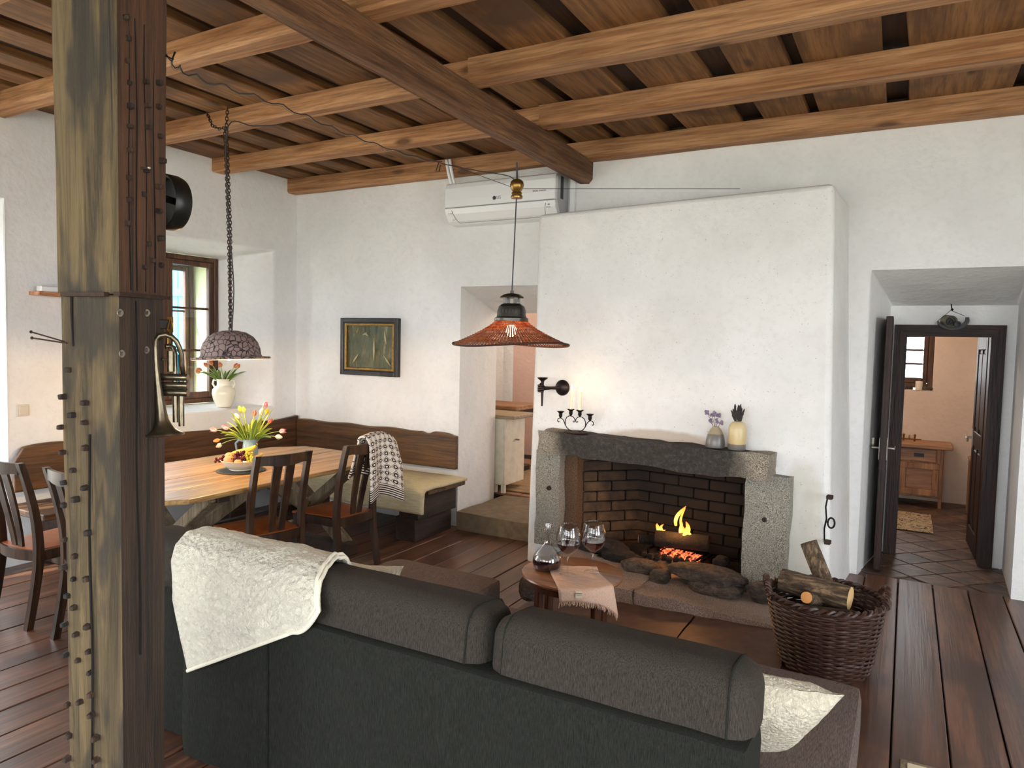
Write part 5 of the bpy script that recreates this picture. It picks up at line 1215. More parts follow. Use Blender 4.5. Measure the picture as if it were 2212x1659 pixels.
# window sill: white vase with orange tulips
SP = Vector((-5.76, 4.625, 1.018)); sv = thing('sill_vase', 'white two handled vase on the window sill behind the pendant', 'vase', SP)
M['white_gl'] = plain('white_glaze', hexc('e6e2d0'), .18)
MB().lathe([(.066, 0), (.070, .006), (.098, .07), (.109, .125), (.104, .165), (.080, .195), (.064, .206), (.062, .225), (.066, .262), (.070, .268), (.064, .268), (.056, .225), (.058, .206), (.09, .16), (.0001, .03)], 32).build('body', M['white_gl'], sv, True, True)
for s_ in (-1, 1): MB().tube([Vector((0, 0, .252)) + rt * s_ * .062, Vector((0, 0, .256)) + rt * s_ * .098, Vector((0, 0, .22)) + rt * s_ * .108, Vector((0, 0, .185)) + rt * s_ * .088], .009, 8).build('handle', M['white_gl'], sv, True, True)
SM = SP + up_ * .262
for k, (dx, dz) in enumerate([(-.23, .10), (-.15, .19), (-.10, .215), (-.015, .19), (.10, .185), (.135, .18), (-.20, .13), (-.055, .01)]):
    mo = SM + rt * max(-.045, min(.045, dx * .3)) + f2 * rr.uniform(-.02, .02)
    t = tulip('orange red tulip in the white sill vase, ' + ('leftmost of all', 'second highest at the left', 'tallest one left of the middle', 'in the middle under the lamp', 'tall one at the right', 'rightmost of all', 'low at the left edge', 'drooping over the rim in front')[k], 'orange tulips in the sill vase', SP + up_ * .05, mo, SM + rt * dx + up_ * dz * .66 + f2 * rr.uniform(-.05, .03), .052, .017, 'og2' if k != 7 else 'og', .002, k * 2.1, 'tleaf2')
    for _ in range(2): leaf_part(t, mo, SM + rt * (dx * .8 + rr.uniform(-.09, .13)) + up_ * rr.uniform(.04, .11) + f2 * rr.uniform(-.07, .05), .04, rr.uniform(.016, .022), 'tleaf2', rr.uniform(-.6, .6))
# ---------------------------------------------------------------- timber post in the foreground
PC = Vector((-2.02, 1.25, 0)); PL = Vector((-2.204, 1.189, 0)); PR = Vector((-2.10, 1.463, 0)); PB = PL + PR - PC
po = thing('timber_post', 'old hewn timber post with pegs standing left in the foreground', 'post', (-2.15, 1.33, 0))
def postseg(name, z0, z1, grow, mat, n, seed):
    cen = (PC + PB) / 2; base = [cen + (p - cen) * (1 + grow) for p in (PL, PC, PR, PB)]; mb = MB(); rows = []; m_ = 6
    for i in range(n + 1):
        z = z0 + (z1 - z0) * i / n; row = []
        taper = 1.0 + .035 * (z - 1.5)
        for s_ in range(4):
            a, b = base[s_], base[(s_ + 1) % 4]
            for k in range(m_):
                t = k / m_; t = .06 + .94 * t if k == 0 else t
                p = cen + (a.lerp(b, t if k else .05) - cen) * taper; nn = Vector((p.x, p.y, 0)) - cen
                nn.normalize(); w = mnoise.noise(Vector((p.x * 14, p.y * 14, z * 1.2 + seed))) * .004 + mnoise.noise(Vector((p.x * 40, p.y * 40, z * 2.5 + seed))) * .002
                q = p + nn * w; row.append((q.x, q.y, z))
        rows.append(row)
    mb.grid(rows, True); k = len(rows[0]); mb.f += [list(range(k)), list(range(n * k, n * k + k))]; return mb.build(name, mat, po, 30)
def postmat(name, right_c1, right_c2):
    """left face olive brown, right face darker and redder: lit and shaded sides put into the colour"""
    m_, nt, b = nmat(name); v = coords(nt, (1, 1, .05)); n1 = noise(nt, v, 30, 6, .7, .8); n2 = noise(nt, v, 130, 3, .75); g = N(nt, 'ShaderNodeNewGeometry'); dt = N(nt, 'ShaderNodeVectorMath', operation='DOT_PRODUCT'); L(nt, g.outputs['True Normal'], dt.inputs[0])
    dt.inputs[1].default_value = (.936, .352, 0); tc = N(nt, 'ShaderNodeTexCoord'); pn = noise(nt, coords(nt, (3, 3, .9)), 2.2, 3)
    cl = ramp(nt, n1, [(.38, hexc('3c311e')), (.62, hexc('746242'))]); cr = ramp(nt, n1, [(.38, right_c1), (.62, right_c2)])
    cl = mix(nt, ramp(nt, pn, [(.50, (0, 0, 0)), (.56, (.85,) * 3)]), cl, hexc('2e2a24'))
    f = ramp(nt, dt.outputs['Value'], [(.45, (0, 0, 0)), (.55, (1, 1, 1))]); c = mix(nt, f, cl, cr)  # side light and shade painted by which way the face looks
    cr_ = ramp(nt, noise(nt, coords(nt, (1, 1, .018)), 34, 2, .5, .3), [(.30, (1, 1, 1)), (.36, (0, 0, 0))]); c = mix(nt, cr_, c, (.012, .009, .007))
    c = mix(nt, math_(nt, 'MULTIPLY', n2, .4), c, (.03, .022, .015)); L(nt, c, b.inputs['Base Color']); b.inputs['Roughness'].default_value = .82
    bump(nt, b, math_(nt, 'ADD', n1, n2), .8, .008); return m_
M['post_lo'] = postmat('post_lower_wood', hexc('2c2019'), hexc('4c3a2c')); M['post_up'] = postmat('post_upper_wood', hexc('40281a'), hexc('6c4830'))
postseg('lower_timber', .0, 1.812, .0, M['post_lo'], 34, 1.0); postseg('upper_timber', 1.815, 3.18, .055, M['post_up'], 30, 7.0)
MB().bar(PC + Vector((.006, -.014, 1.813)) - (PL - PC).normalized() * -.02, PL.lerp(PC, .15) + Vector((.004, -.014, 1.811)), .02, .012).build('splice_strip', M['rust'], po)
MB().bar(PC + Vector((.012, -.006, 1.815)), PR + Vector((.012, 0, 1.817)), .02, .012).build('splice_strip', M['rust'], po)
# long drying crack on the left face
dl = (PL - PC); nl = Vector((dl.y, -dl.x, 0)).normalized(); nl = nl if nl.dot(PC) < 0 else -nl
dr = (PR - PC); nr_ = Vector((dr.y, -dr.x, 0)).normalized(); nr_ = nr_ if nr_.dot(PC) < 0 else -nr_
M['crack'] = plain('dark_crack', (.008, .006, .005), 1)
MB().tube([PC + dl * (.745 + .012 * math.sin(i * 1.1)) + nl * .0035 + Vector((0, 0, 1.66 + i * .105)) for i in range(15)], [.0015] + [.0042] * 13 + [.002], 5).build('drying_crack', M['crack'], po)
MB().tube([PC + dl * (.50 + .015 * math.sin(i * .9)) + nl * .0005 + Vector((0, 0, .2 + i * .1)) for i in range(13)], .0035, 5).build('drying_crack', M['crack'], po)
MB().tube([PC + dr * (.40 + .02 * math.sin(i * .8) - .004 * i) + nr_ * .001 + Vector((0, 0, .7 + i * .1)) for i in range(12)], .0032, 5).build('drying_crack', M['crack'], po)
for q in (.22, .36, .54, .72): MB().tube([PC + dr * (q + .015 * math.sin(i * .9 + q * 9)) + nr_ * .007 + Vector((0, 0, 1.83 + i * .1)) for i in range(9)], .003, 5).build('drying_crack', M['crack'], po)
LEFT = [(.974, 1.417), (.946, 1.342), (.943, 1.25), (.956, 1.181), (.95, 1.076), (.972, .991), (.922, .903), (.96, .816), (.961, .72), (.943, .564), (.924, .466), (.95, .394), (.777, 1.289), (.731, 1.202), (.771, 1.028), (.803, .957), (.795, .87), (.76, .788), (.739, .707), (.711, .578), (.552, 1.435), (.546, 1.359), (.555, 1.239), (.524, 1.103), (.568, .961), (.56, .815), (.546, .738), (.525, .673), (.51, .605), (.5, .543), (.432, .472), (.437, .402), (.834, 1.589), (.923, 1.509), (.772, 1.455), (.541, 1.493), (.546, 1.434)]
RIGHT = [(.144, 2.611), (.201, 2.558), (.17, 2.492), (.222, 2.433), (.218, 2.366), (.211, 2.307), (.21, 2.239), (.188, 2.158), (.191, 2.094), (.159, 2.024), (.534, 2.461), (.548, 2.392), (.556, 2.329), (.52, 2.196), (.49, 2.124), (.564, 1.977), (.478, 1.904), (.8, 2.48), (.796, 2.407), (.831, 2.319), (.868, 2.246), (.785, 2.161), (.781, 2.086), (.817, 2.002), (.657, 1.929), (.853, 1.919)]
rr = random.Random(21)
for lst, d, n_, m_, g in ((LEFT, dl, nl, 'postdark', 0.0), (RIGHT, dr, nr_, 'post_up', .007)):
    for s_, z in lst:
        h = rr.uniform(.007, .0095); p = PC + d * s_ + Vector((0, 0, z)) + n_ * g; e = rr.uniform(.010, .02)
        MB().bar(p - n_ * .006, p + n_ * e, h * 1.9, h * 2.0, (rr.uniform(-.25, .25), rr.uniform(-.25, .25), 1), .0025, h * 1.6, h * 1.7).build('peg', M['postdark'], po)
for s_, z in ((.059, 1.761), (.587, 1.766), (.084, 1.641), (.569, 1.651)):
    p = PC + dr * s_ + nr_ * .001 + Vector((0, 0, z)); Q = nr_.to_track_quat('Z', 'Y').to_matrix().to_4x4()
    b_ = MB().lathe([(.0115, 0), (.0115, .002), (.0001, .002)], 16, p, Q).lathe([(.0065, .002), (.0065, .008), (.0001, .009)], 6, p, Q); b_.build('bolt', M['steel'], po)
MB().tube([PC + dr * .46 + nr_ * .007 + Vector((0, 0, 2.20)), PC + dr * .44 + nr_ * .035 + Vector((0, 0, 2.20))], .003, 6).ball(PC + dr * .44 + nr_ * .036 + Vector((0, 0, 2.20)), .006).build('nail', M['steel'], po)
for a, b in (((-2.30, 1.16, 1.699), (-2.185, 1.195, 1.672)), ((-2.292, 1.158, 1.681), (-2.17, 1.192, 1.668))):
    MB().tube([a, b], .0026, 6).ball(a, .0048, 8, 5).build('nail', M['rust'], po)
MB().tube([PR + Vector((.005, 0, 2.58)), PR + Vector((.012, .02, 2.575)), PR + Vector((.012, .03, 2.60))], .003, 6).build('cable_staple', M['iron'], po)

# trumpet hung bell-down on the far right edge of the post
TP = Vector((-2.078, 1.466, 1.383)); tr_ = thing('trumpet', 'dark tarnished trumpet hanging bell down on the timber post', 'trumpet', TP, math.radians(29))
M['tarnish'] = plain('tarnished_silver', hexc('746a58'), .3, .9, bumpy=.08, bscale=30, var=.3); TS = .00048   # metres per crop pixel
def tz(x, y, d=0.0): return Vector(((x - 330) * TS * .54, d, (1610 - y) * TS * .54 * 1.0)) * 1.0
def tz(x, y, d=0.0): return Vector(((x - 330) * .000262, d, (1610 - y) * .000262))
b_ = MB(); sec = [(320, 1608, 225), (318, 1585, 175), (316, 1550, 130), (310, 1500, 96), (300, 1430, 72), (285, 1300, 60), (268, 1150, 48), (245, 950, 38), (232, 800, 33), (225, 700, 31), (222, 560, 31), (235, 470, 31), (280, 415, 31), (340, 400, 31), (400, 425, 31), (445, 480, 31), (470, 560, 31), (485, 640, 30), (475, 760, 30), (478, 880, 30)]
b_.tube([tz(x, y, -.045 + .045 * max(0, (i - 12)) / 7) for i, (x, y, r) in enumerate(sec)], [r * .000262 for x, y, r in sec], 18, cap=False); o = b_.build('bell_tube', M['tarnish'], tr_, True, True)
md = o.modifiers.new('thickness', 'SOLIDIFY'); md.thickness = .0012
MB().tube([tz(105 + 215 + 225 * math.cos(a) - 0, 1606, -.045) + Vector((0, 225 * .000262 * math.sin(a), 0)) for a in [2 * PI * i / 36 for i in range(36)]], .0022, 6, True).build('bell_rim', M['tarnish'], tr_, True, True)
for k, y in enumerate((920, 1020, 1110)):
    dd = -.012 + .0 * k
    MB().tube([tz(110 + 20 * k, y, dd), tz(545, y, dd)], .0115, 14).tube([tz(545, y, dd), tz(560, y, dd)], [.0125, .011], 14).build('valve_casing', M['tarnish'], tr_, True, True)
    MB().tube([tz(120 + 20 * k, y, dd), tz(55 + 22 * k, y, dd)], .0035, 8).tube([tz(55 + 22 * k, y, dd), tz(38 + 22 * k, y, dd)], [.0095, .009], 14).tube([tz(37 + 22 * k, y, dd), tz(30 + 22 * k, y, dd)], [.0085, .006], 14).build('finger_button', M['steel'], tr_, 40, True)
MB().tube([tz(380, 1480, 0), tz(378, 1300, 0), tz(378, 640, 0), tz(360, 560, 0), tz(320, 540, 0), tz(280, 545, -.01)], .0085, 10).build('tuning_slide', M['tarnish'], tr_, True, True)
MB().tube([tz(445, 1530, .005), tz(445, 1300, .005), tz(445, 640, .005)], .0095, 10).build('lead_pipe', M['tarnish'], tr_, True, True)
MB().tube([tz(345, 850, -.01), tz(345, 700, -.01), tz(345, 600, -.01)], .012, 10).build('slide_tube', M['tarnish'], tr_, True, True)
MB().tube(catmull([tz(270, 700, -.03), tz(300, 705, -.02), tz(330, 715, -.01)], 4), .004, 7).build('brace', M['tarnish'], tr_, True, True)
hk = thing('brass_hook', 'small brass hook plate on the post holding the trumpet', 'hook', TP + Vector((0, 0, .33)), math.radians(29))
MB().box((-.012, .0, -.005), (.006, .006, .045), .001).tube([(-.003, -.004, .035), (-.003, -.02, .0), (-.003, -.012, -.006), (-.003, .0, -.004)], .003, 7).build('hook_plate', M['brass'], hk, 40, True)
MB().bar((-.003, .004, .02), (-.06, -.03, .02), .012, .03, (0, 0, 1), .002).build('arm', M['iron'], hk, False, True)

# black round drum on the rear of the post
dm = thing('wall_drum', 'round black drum shaped can mounted on the rear edge of the post', 'drum', (-2.225, 1.60, 2.155))
Q = Vector((.30, -.86, .02)).to_track_quat('Z', 'Y').to_matrix().to_4x4(); Q = Vector((-.05, -1, 0)).to_track_quat('Z', 'Y').to_matrix().to_4x4()
M['black_enamel'] = plain('black_enamel', hexc('1c1d1a'), .35, .3, bumpy=.1, bscale=30)
MB().lathe([(.0001, -.042), (.075, -.042), (.090, -.034), (.094, -.02), (.094, .02), (.090, .026), (.084, .02), (.084, -.015), (.0001, -.02)], 40, (-2.240, 1.57, 2.152), Q).build('can', M['black_enamel'], dm, 35)
MB().tube([(-2.215, 1.61, 2.152), (-2.15, 1.44, 2.152)], .012, 8).build('bracket', M['iron'], dm)

# ---------------------------------------------------------------- bowler shaped pendant over the table, hung on chains
HC = Vector((-4.28, 3.50, 1.535)); hl = thing('pendant_lamp', 'bowler hat shaped pendant lamp in crackled brown hanging on chains', 'lamp', HC)
def crackm():
    m_, nt, b = nmat('crackled_paint'); v = coords(nt); vo = N(nt, 'ShaderNodeTexVoronoi', feature='DISTANCE_TO_EDGE'); vo.inputs['Scale'].default_value = 26; vd = N(nt, 'ShaderNodeVectorMath', operation='ADD'); L(nt, v, vd.inputs[0])
    nn = N(nt, 'ShaderNodeTexNoise'); nn.inputs['Scale'].default_value = 14; L(nt, v, nn.inputs['Vector']); sc_ = N(nt, 'ShaderNodeVectorMath', operation='SCALE'); sc_.inputs['Scale'].default_value = .04; L(nt, nn.outputs['Color'], sc_.inputs[0]); L(nt, sc_.outputs[0], vd.inputs[1]); L(nt, vd.outputs[0], vo.inputs['Vector'])
    f = ramp(nt, vo.outputs['Distance'], [(.02, (0, 0, 0)), (.07, (1, 1, 1))]); L(nt, mix(nt, f, (.012, .010, .010), hexc('8a7672')), b.inputs['Base Color']); b.inputs['Roughness'].default_value = .7; bump(nt, b, f, .8, .008); return m_
M['crack_paint'] = crackm(); M['lamp_in'] = plain('white_lamp_lining', (.85, .78, .62), .6)
tilt = Matrix.Rotation(math.radians(-1.2), 4, rt) @ Matrix.Rotation(math.radians(-2.6), 4, f2)
dome = [(.266, -.004), (.272, .002), (.270, .012), (.215, .016), (.206, .03), (.203, .07), (.188, .115), (.158, .158), (.112, .188), (.055, .203), (.0001, .207)]
shd = MB().lathe(dome, 48, HC, tilt, cap=False).build('shade', M['crack_paint'], hl, 40)
MB().lathe([(r - .006 if i > 2 else r - .002, z - .006 if i > 2 else z - .001) for i, (r, z) in enumerate(dome) if r > .01] + [(.0001, .198)], 48, HC, tilt, cap=False).build('lining', M['lamp_in'], shd, 40)
M['bulb'] = plain('warm_bulb', (1, .9, .7), .3, emit=(1, .78, .45), es=14)
BL = HC + tilt.to_3x3() @ (Vector((0, 0, .022)) - f2 * .09 + rt * .02)
MB().ball(BL, .033, 16, 10).build('bulb', M['bulb'], hl, True); MB().tube([BL + Vector((0, 0, .03)), HC + Vector((0, 0, .17))], .02, 10).build('socket', M['iron'], hl)
lamp('table_lamp_light', BL + Vector((0, 0, -.05)), 24, (1, .62, .26), .035)
def chain(path, name, parent, link_l=.030, wr=.0032, w=.009):
    pts = [Vector(p) for p in path]; cum = [0]
    for a, b in zip(pts, pts[1:]): cum.append(cum[-1] + (b - a).length)
    n = int(cum[-1] / (link_l * .74)); mb = MB()
    def at(s_):
        for i in range(len(cum) - 1):
            if s_ <= cum[i + 1] + 1e-9: f = (s_ - cum[i]) / max(1e-9, cum[i + 1] - cum[i]); return pts[i].lerp(pts[i + 1], f), (pts[i + 1] - pts[i]).normalized()
        return pts[-1], (pts[-1] - pts[-2]).normalized()
    for k in range(n):
        c, d = at((k + .5) * cum[-1] / n); s1 = d.orthogonal().normalized(); s1 = Matrix.Rotation(PI / 2 * (k % 2) + .4, 3, d) @ s1; h = link_l / 2 - w; lp_ = []
        for q in range(10):
            a = 2 * PI * q / 10; lp_.append(c + s1 * w * math.cos(a) + d * (w * math.sin(a) + (h if math.sin(a) > 0 else -h)))
        mb.tube(lp_, wr, 5, True)
    return mb.build(name, M['rust'], parent, True)
top = HC + tilt.to_3x3() @ Vector((0, 0, .205))
chain([top, top + Vector((-.012, .0, .6)), (HC.x - .035, 3.475, 3.165)], 'chain', hl); chain([top + Vector((.01, 0, 0)), top + Vector((.012, -.005, .7)), (HC.x + .02, 3.445, 3.19), (HC.x + .03, 3.445, 3.30)], 'chain', hl)
chain([(HC.x + .02, 3.45, 3.165), (HC.x - .06, 3.45, 3.165), (HC.x - .12, 3.44, 3.19), (HC.x - .19, 3.445, 3.295)], 'chain', hl, .03)
MB().tube(catmull([top + Vector((.02, 0, 0)), top + Vector((.035, 0, .2)), top + Vector((.05, -.01, .32)), top + Vector((.022, 0, .5)), (HC.x + .03, 3.44, 2.7), (HC.x + .045, 3.44, 3.168), (HC.x + .20, 3.52, 3.17), (HC.x + .34, 3.62, 3.19), (HC.x + .42, 3.66, 3.235)], 6), .004, 6).build('cable', M['ink'], hl, True)

# ---------------------------------------------------------------- woven pendant in the middle of the room
WC = Vector((-1.905, 3.40, 1.69)); wl = thing('pendant_lamp', 'woven orange cane pendant lamp with a dark metal vented cap', 'lamp', WC)
M['cane'] = plain('woven_cane', hexc('a85c30'), .6, var=.3, bscale=60); M['cane'].node_tree.nodes['Principled BSDF'].inputs['Transmission Weight'].default_value = .0
def canem():
    m_, nt, b = nmat('cane_strip'); out = nt.nodes['Material Output']; v = coords(nt); c = ramp(nt, noise(nt, v, 24, 3), [(.35, hexc('a04a24')), (.65, hexc('d08a50'))]); L(nt, c, b.inputs['Base Color']); b.inputs['Roughness'].default_value = .6
    t = N(nt, 'ShaderNodeBsdfTranslucent'); L(nt, c, t.inputs[0]); mx = N(nt, 'ShaderNodeMixShader'); mx.inputs[0].default_value = .45; L(nt, b.outputs[0], mx.inputs[1]); L(nt, t.outputs[0], mx.inputs[2]); L(nt, mx.outputs[0], out.inputs[0]); return m_
M['cane'] = canem(); M['cane_d'] = plain('dark_cane_cord', hexc('3c2018'), .7)
def sp(a, t, dr=0.0):
    r = .080 + (.318 - .080) * (t ** 1.12); z = .137 - .137 * (t ** .82) + (.012 * math.sin(2 * a + 2.2) * t * t); return WC + Vector((math.cos(a) * (r + dr), math.sin(a) * (r + dr), z))
mb = MB(); nsp = 96
for k in range(nsp):
    a = 2 * PI * k / nsp; wd = 2 * PI / nsp * .40; rows = []
    for i in range(10):
        t = i / 9; rows.append([sp(a - wd * (1 - .25 * t), t), sp(a + wd * (1 - .25 * t), t)])
    mb.grid(rows)
o = mb.build('cane_strips', M['cane'], wl, True); o.modifiers.new('thickness', 'SOLIDIFY').thickness = .0015
mb = MB()
for i in range(17):
    t = .06 + .92 * i / 16; mb.tube([sp(2 * PI * k / 72, t, .002 * (1 if (k + i) % 2 else -1)) for k in range(72)], .0019, 4, True)
o['kind'] = 'stuff'; o = mb.build('weft_cords', M['cane_d'], wl, True); o['kind'] = 'stuff'; MB().tube([sp(2 * PI * k / 72, 1.0) for k in range(72)], .0055, 6, True).build('rim', M['cane_d'], wl, True)
z0 = .135; Z = M['zinc']
MB().lathe([(.093, z0 - .008), (.093, z0 + .006), (.082, z0 + .014), (.080, z0 + .022), (.078, z0 + .05), (.070, z0 + .072), (.054, z0 + .084), (.050, z0 + .086), (.0001, z0 + .087)], 36, WC).build('vented_cap', Z, wl, 30)
for k in range(26):
    a = 2 * PI * k / 26; MB().bar(WC + Vector((math.cos(a) * .0775, math.sin(a) * .0775, z0 + .034)), WC + Vector((math.cos(a) * .0755, math.sin(a) * .0755, z0 + .052)), .007, .004, (math.cos(a), math.sin(a), 0)).build('vent_slot', M['ink'], wl)
for k in range(4):
    a = PI / 4 + PI / 2 * k + .2; MB().bar(WC + Vector((math.cos(a) * .044, math.sin(a) * .044, z0 + .084)), WC + Vector((math.cos(a) * .044, math.sin(a) * .044, z0 + .122)), .022, .005, (math.cos(a), math.sin(a), 0)).build('gallery_post', Z, wl)
MB().lathe([(.066, z0 + .118), (.064, z0 + .124), (.045, z0 + .136), (.022, z0 + .142), (.010, z0 + .143), (.009, z0 + .158), (.0001, z0 + .16)], 32, WC).build('top_hood', Z, wl, 35)
MB().ball(WC + Vector((0, 0, .075)), .030, 16, 10, (1, 1, 1.15)).build('bulb', M['bulb'], wl, True); MB().tube([WC + Vector((0, 0, .105)), WC + Vector((0, 0, z0 + .08))], .018, 10).build('socket', M['iron'], wl)
lamp('woven_lamp_light', WC + Vector((0, 0, .03)), 5.5, (1, .62, .28), .03)
BP = Vector((-1.889, 3.40, 2.53))
MB().tube([WC + Vector((0, 0, z0 + .155)), BP], .0035, 7).build('suspension_cord', M['ink'], wl)
MB().lathe([(.0001, -.052), (.030, -.052), (.032, -.046), (.031, -.038), (.024, -.033), (.029, -.027), (.027, -.020), (.022, -.017), (.034, .0), (.038, .018), (.034, .037), (.022, .047), (.010, .052), (.0001, .052)], 30, BP).build('brass_weight', M['brass'], wl, True)
MB().tube([BP + Vector((0, 0, .04)), BP + Vector((-.004, 0, .14))], [.006, .0045], 7).build('strain_rod', M['ink'], wl)
# cables strung under the ceiling
pc = thing('power_cable', 'wavy dark cable strung from the post to the brass ball', 'cable', (-2.2, 2.2, 2.6))
ctrl = catmull([(-2.11, 1.47, 2.592), (-2.176, 1.62, 2.585), (-2.18, 2.0, 2.601), (-2.215, 2.45, 2.606), (-2.17, 2.85, 2.603), (-2.05, 3.18, 2.600), (-1.94, 3.36, 2.598), (-1.895, 3.395, 2.575)], 14); pts = []
for i, p in enumerate(ctrl):
    t = i / len(ctrl); am = .011 * max(0, 1 - t * 1.25) * (1 if i > 3 else .2); pts.append(p + Vector((am * math.cos(i * 1.35), 0, am * math.sin(i * 1.35))))
MB().tube(pts, .0026, 6).build('cable_sheath', M['ink'], pc, True)
pts2 = [p + Vector((-.004, 0, -.006)) for p in pts[4:62]]; MB().tube(pts2, .0011, 5).build('pale_strand', plain('pale_cord', hexc('7a664c'), .8), pc, True)
w1_ = thing('steel_wire', 'thin steel wire from the brass ball to the chimney top', 'wire', BP); MB().tube([BP, (-1.04, 4.955, 2.765)], .0014, 5).build('strand', M['iron'], w1_)
w2_ = thing('steel_wire', 'thin steel wire slanting left from the brass ball to the cable', 'wire', BP); MB().tube([BP + Vector((-.03, 0, .01)), (-2.10, 3.06, 2.603)], .0014, 5).build('strand', M['iron'], w2_)
hk2 = thing('ceiling_hook', 'bent iron hook on the wall joist left of the air conditioner', 'hook', (-3.72, 5.26, 3.25)); MB().tube([(-3.70, 5.27, 3.29), (-3.70, 5.235, 3.285), (-3.735, 5.235, 3.20), (-3.70, 5.235, 3.195), (-3.685, 5.235, 3.25)], .004, 6).build('wire', M['iron'], hk2)
bo = thing('eye_bolt', 'small steel bolt sticking out of the wall joist above the air conditioner', 'bolt', (-2.72, 5.26, 3.24)); MB().tube([(-2.78, 5.272, 3.29), (-2.76, 5.20, 3.27), (-2.72, 5.22, 3.24)], .006, 7).ball((-2.715, 5.22, 3.235), .011, 8, 6).build('shank', M['steel'], bo)

# ---------------------------------------------------------------- air conditioner
ac = thing('air_conditioner', 'white wall mounted air conditioner unit under the wall joist', 'air conditioner', (-3.06, 5.4, 2.9))
prof = [(5.394, 3.075), (5.24, 3.075), (5.195, 3.06), (5.178, 3.02), (5.172, 2.92), (5.175, 2.855)]; low = [(5.175, 2.85), (5.19, 2.80), (5.235, 2.745), (5.30, 2.725), (5.394, 2.72)]
X0, X1 = -3.595, -2.525
b_ = MB().prism(prof + [(5.394, 2.855)], 'X', X0, X1).build('front_cover', M['white_plastic'], ac); fcv = b_; b_.modifiers.new('soft', 'BEVEL').width = .006
b_ = MB().prism([(5.394, 2.850)] + low, 'X', X0, X1).build('lower_body', M['white_plastic'], ac); b_.modifiers.new('soft', 'BEVEL').width = .005
MB().prism([(5.394, 3.07), (5.25, 3.07), (5.20, 3.04), (5.19, 2.86), (5.215, 2.80), (5.26, 2.74), (5.394, 2.728)], 'X', X1 - .001, X1 + .012).build('side_panel', M['grey_plastic'], ac)
MB().box((X1 + .011, 5.25, 2.87), (X1 + .014, 5.30, 3.05)).build('spec_label', M['ink'], ac)
lv = MB(); 
def lowp(t):
    i = min(3, int(t * 4)); f = t * 4 - i; a, b = low[i], low[i + 1]; return a[0] + (b[0] - a[0]) * f, a[1] + (b[1] - a[1]) * f
for x in (X0 + .075, X1 - .085): lv.tube([(x + .035 * (t / 6) * (1 if x < -3 else -1) * (1), lowp(.10 + t / 6 * .52)[0] - .002, lowp(.10 + t / 6 * .52)[1] - .001) for t in range(7)], .0025, 5)
y_, z_ = lowp(.62); lv.tube([(X0 + .11, y_ - .002, z_ - .001), (X1 - .12, y_ - .002, z_ - .001)], .0022, 5); lv.build('louver_seam', M['white_seam'], ac)
MB().box((X0 + .01, 5.173, 2.8495), (X1 - .01, 5.178, 2.8555)).build('cover_seam', M['white_seam'], ac)
FR = Matrix.Rotation(PI / 2, 4, 'X')
text('brand_print', 'LG', .034, Matrix.Translation((-3.045, 5.1715, 2.905)) @ FR, M['ink'], fcv); MB().tube([(-3.088 + .013 * math.cos(a), 5.1712, 2.905 + .013 * math.sin(a)) for a in [2 * PI * i / 18 for i in range(18)]], .0035, 5, True).ball((-3.088, 5.172, 2.905), .009, 8, 6, (1, .15, 1)).build('brand_roundel', M['ink'], fcv)
text('model_print', 'DUAL Inverter', .020, Matrix.Translation((-2.665, 5.1713, 2.93)) @ FR, M['ink'], fcv)
LT = Matrix.Translation((-2.583, 5.1835, 2.818)) @ Matrix.Rotation(math.radians(90 - 18), 4, 'X')
for k in range(3): MB().bar(LT @ Vector((.012 * math.cos(k * PI / 3), .012 * math.sin(k * PI / 3), .001)), LT @ Vector((-.012 * math.cos(k * PI / 3), -.012 * math.sin(k * PI / 3), .001)), .003, .002).build('snowflake_print', M['ink'], ac)
text('cool_print', 'COOL', .011, LT @ Matrix.Translation((0, .026, .0005)), M['ink'], ac); text('power_print', 'POWER', .011, LT @ Matrix.Translation((0, -.026, .0005)), M['ink'], ac)
text('mode_print', '10 YEAR', .014, Matrix.Translation((X0 + .055, 5.186, 2.806)) @ Matrix.Rotation(math.radians(72), 4, 'X'), M['ink'], ac); text('plasma_print', 'A++', .018, Matrix.Translation((X0 + .075, 5.2215, 2.757)) @ Matrix.Rotation(math.radians(50), 4, 'X'), M['ink'], ac)
for k, x in enumerate((-3.60, -3.565)): MB().tube(catmull([(x, 5.30, 3.06), (x - .005, 5.255, 3.15), (x - .01, 5.235, 3.22), (x - .02, 5.23, 3.285)], 5), .014, 10).build('pipe', M['white_plastic'], ac, True)
MB().box((-2.49, 5.37, 2.70), (-2.44, 5.399, 3.16), .004).build('cable_duct', M['white_plastic'], ac)

# ---------------------------------------------------------------- framed picture
pf = thing('framed_picture', 'small dark green abstract picture in a black and gilt frame', 'picture', (-4.57, 5.4, 1.63))
px0, px1, pz0, pz1 = -4.945, -4.225, 1.345, 1.905
M['frame_blk'] = plain('black_frame_paint', hexc('24201e'), .35, bumpy=.25, bscale=40, var=.3); M['gilt'] = plain('worn_gilt', hexc('8e6c34'), .4, .6, bumpy=.2, bscale=50, var=.3)
def ring(nm, o_, i_, y0, y1, mat):
    for a, b, c, d in ((px0 + o_, px0 + i_, pz0 + o_, pz1 - o_), (px1 - i_, px1 - o_, pz0 + o_, pz1 - o_), (px0 + i_, px1 - i_, pz0 + o_, pz0 + i_), (px0 + i_, px1 - i_, pz1 - i_, pz1 - o_)):
        MB().box((a, y0, c), (b, y1, d), .004).build(nm, mat, pf)
ring('outer_moulding', 0, .042, 5.345, 5.398, M['frame_blk']); ring('mid_moulding', .040, .052, 5.355, 5.398, M['frame_blk']); ring('gilt_slip', .051, .075, 5.352, 5.395, M['gilt'])
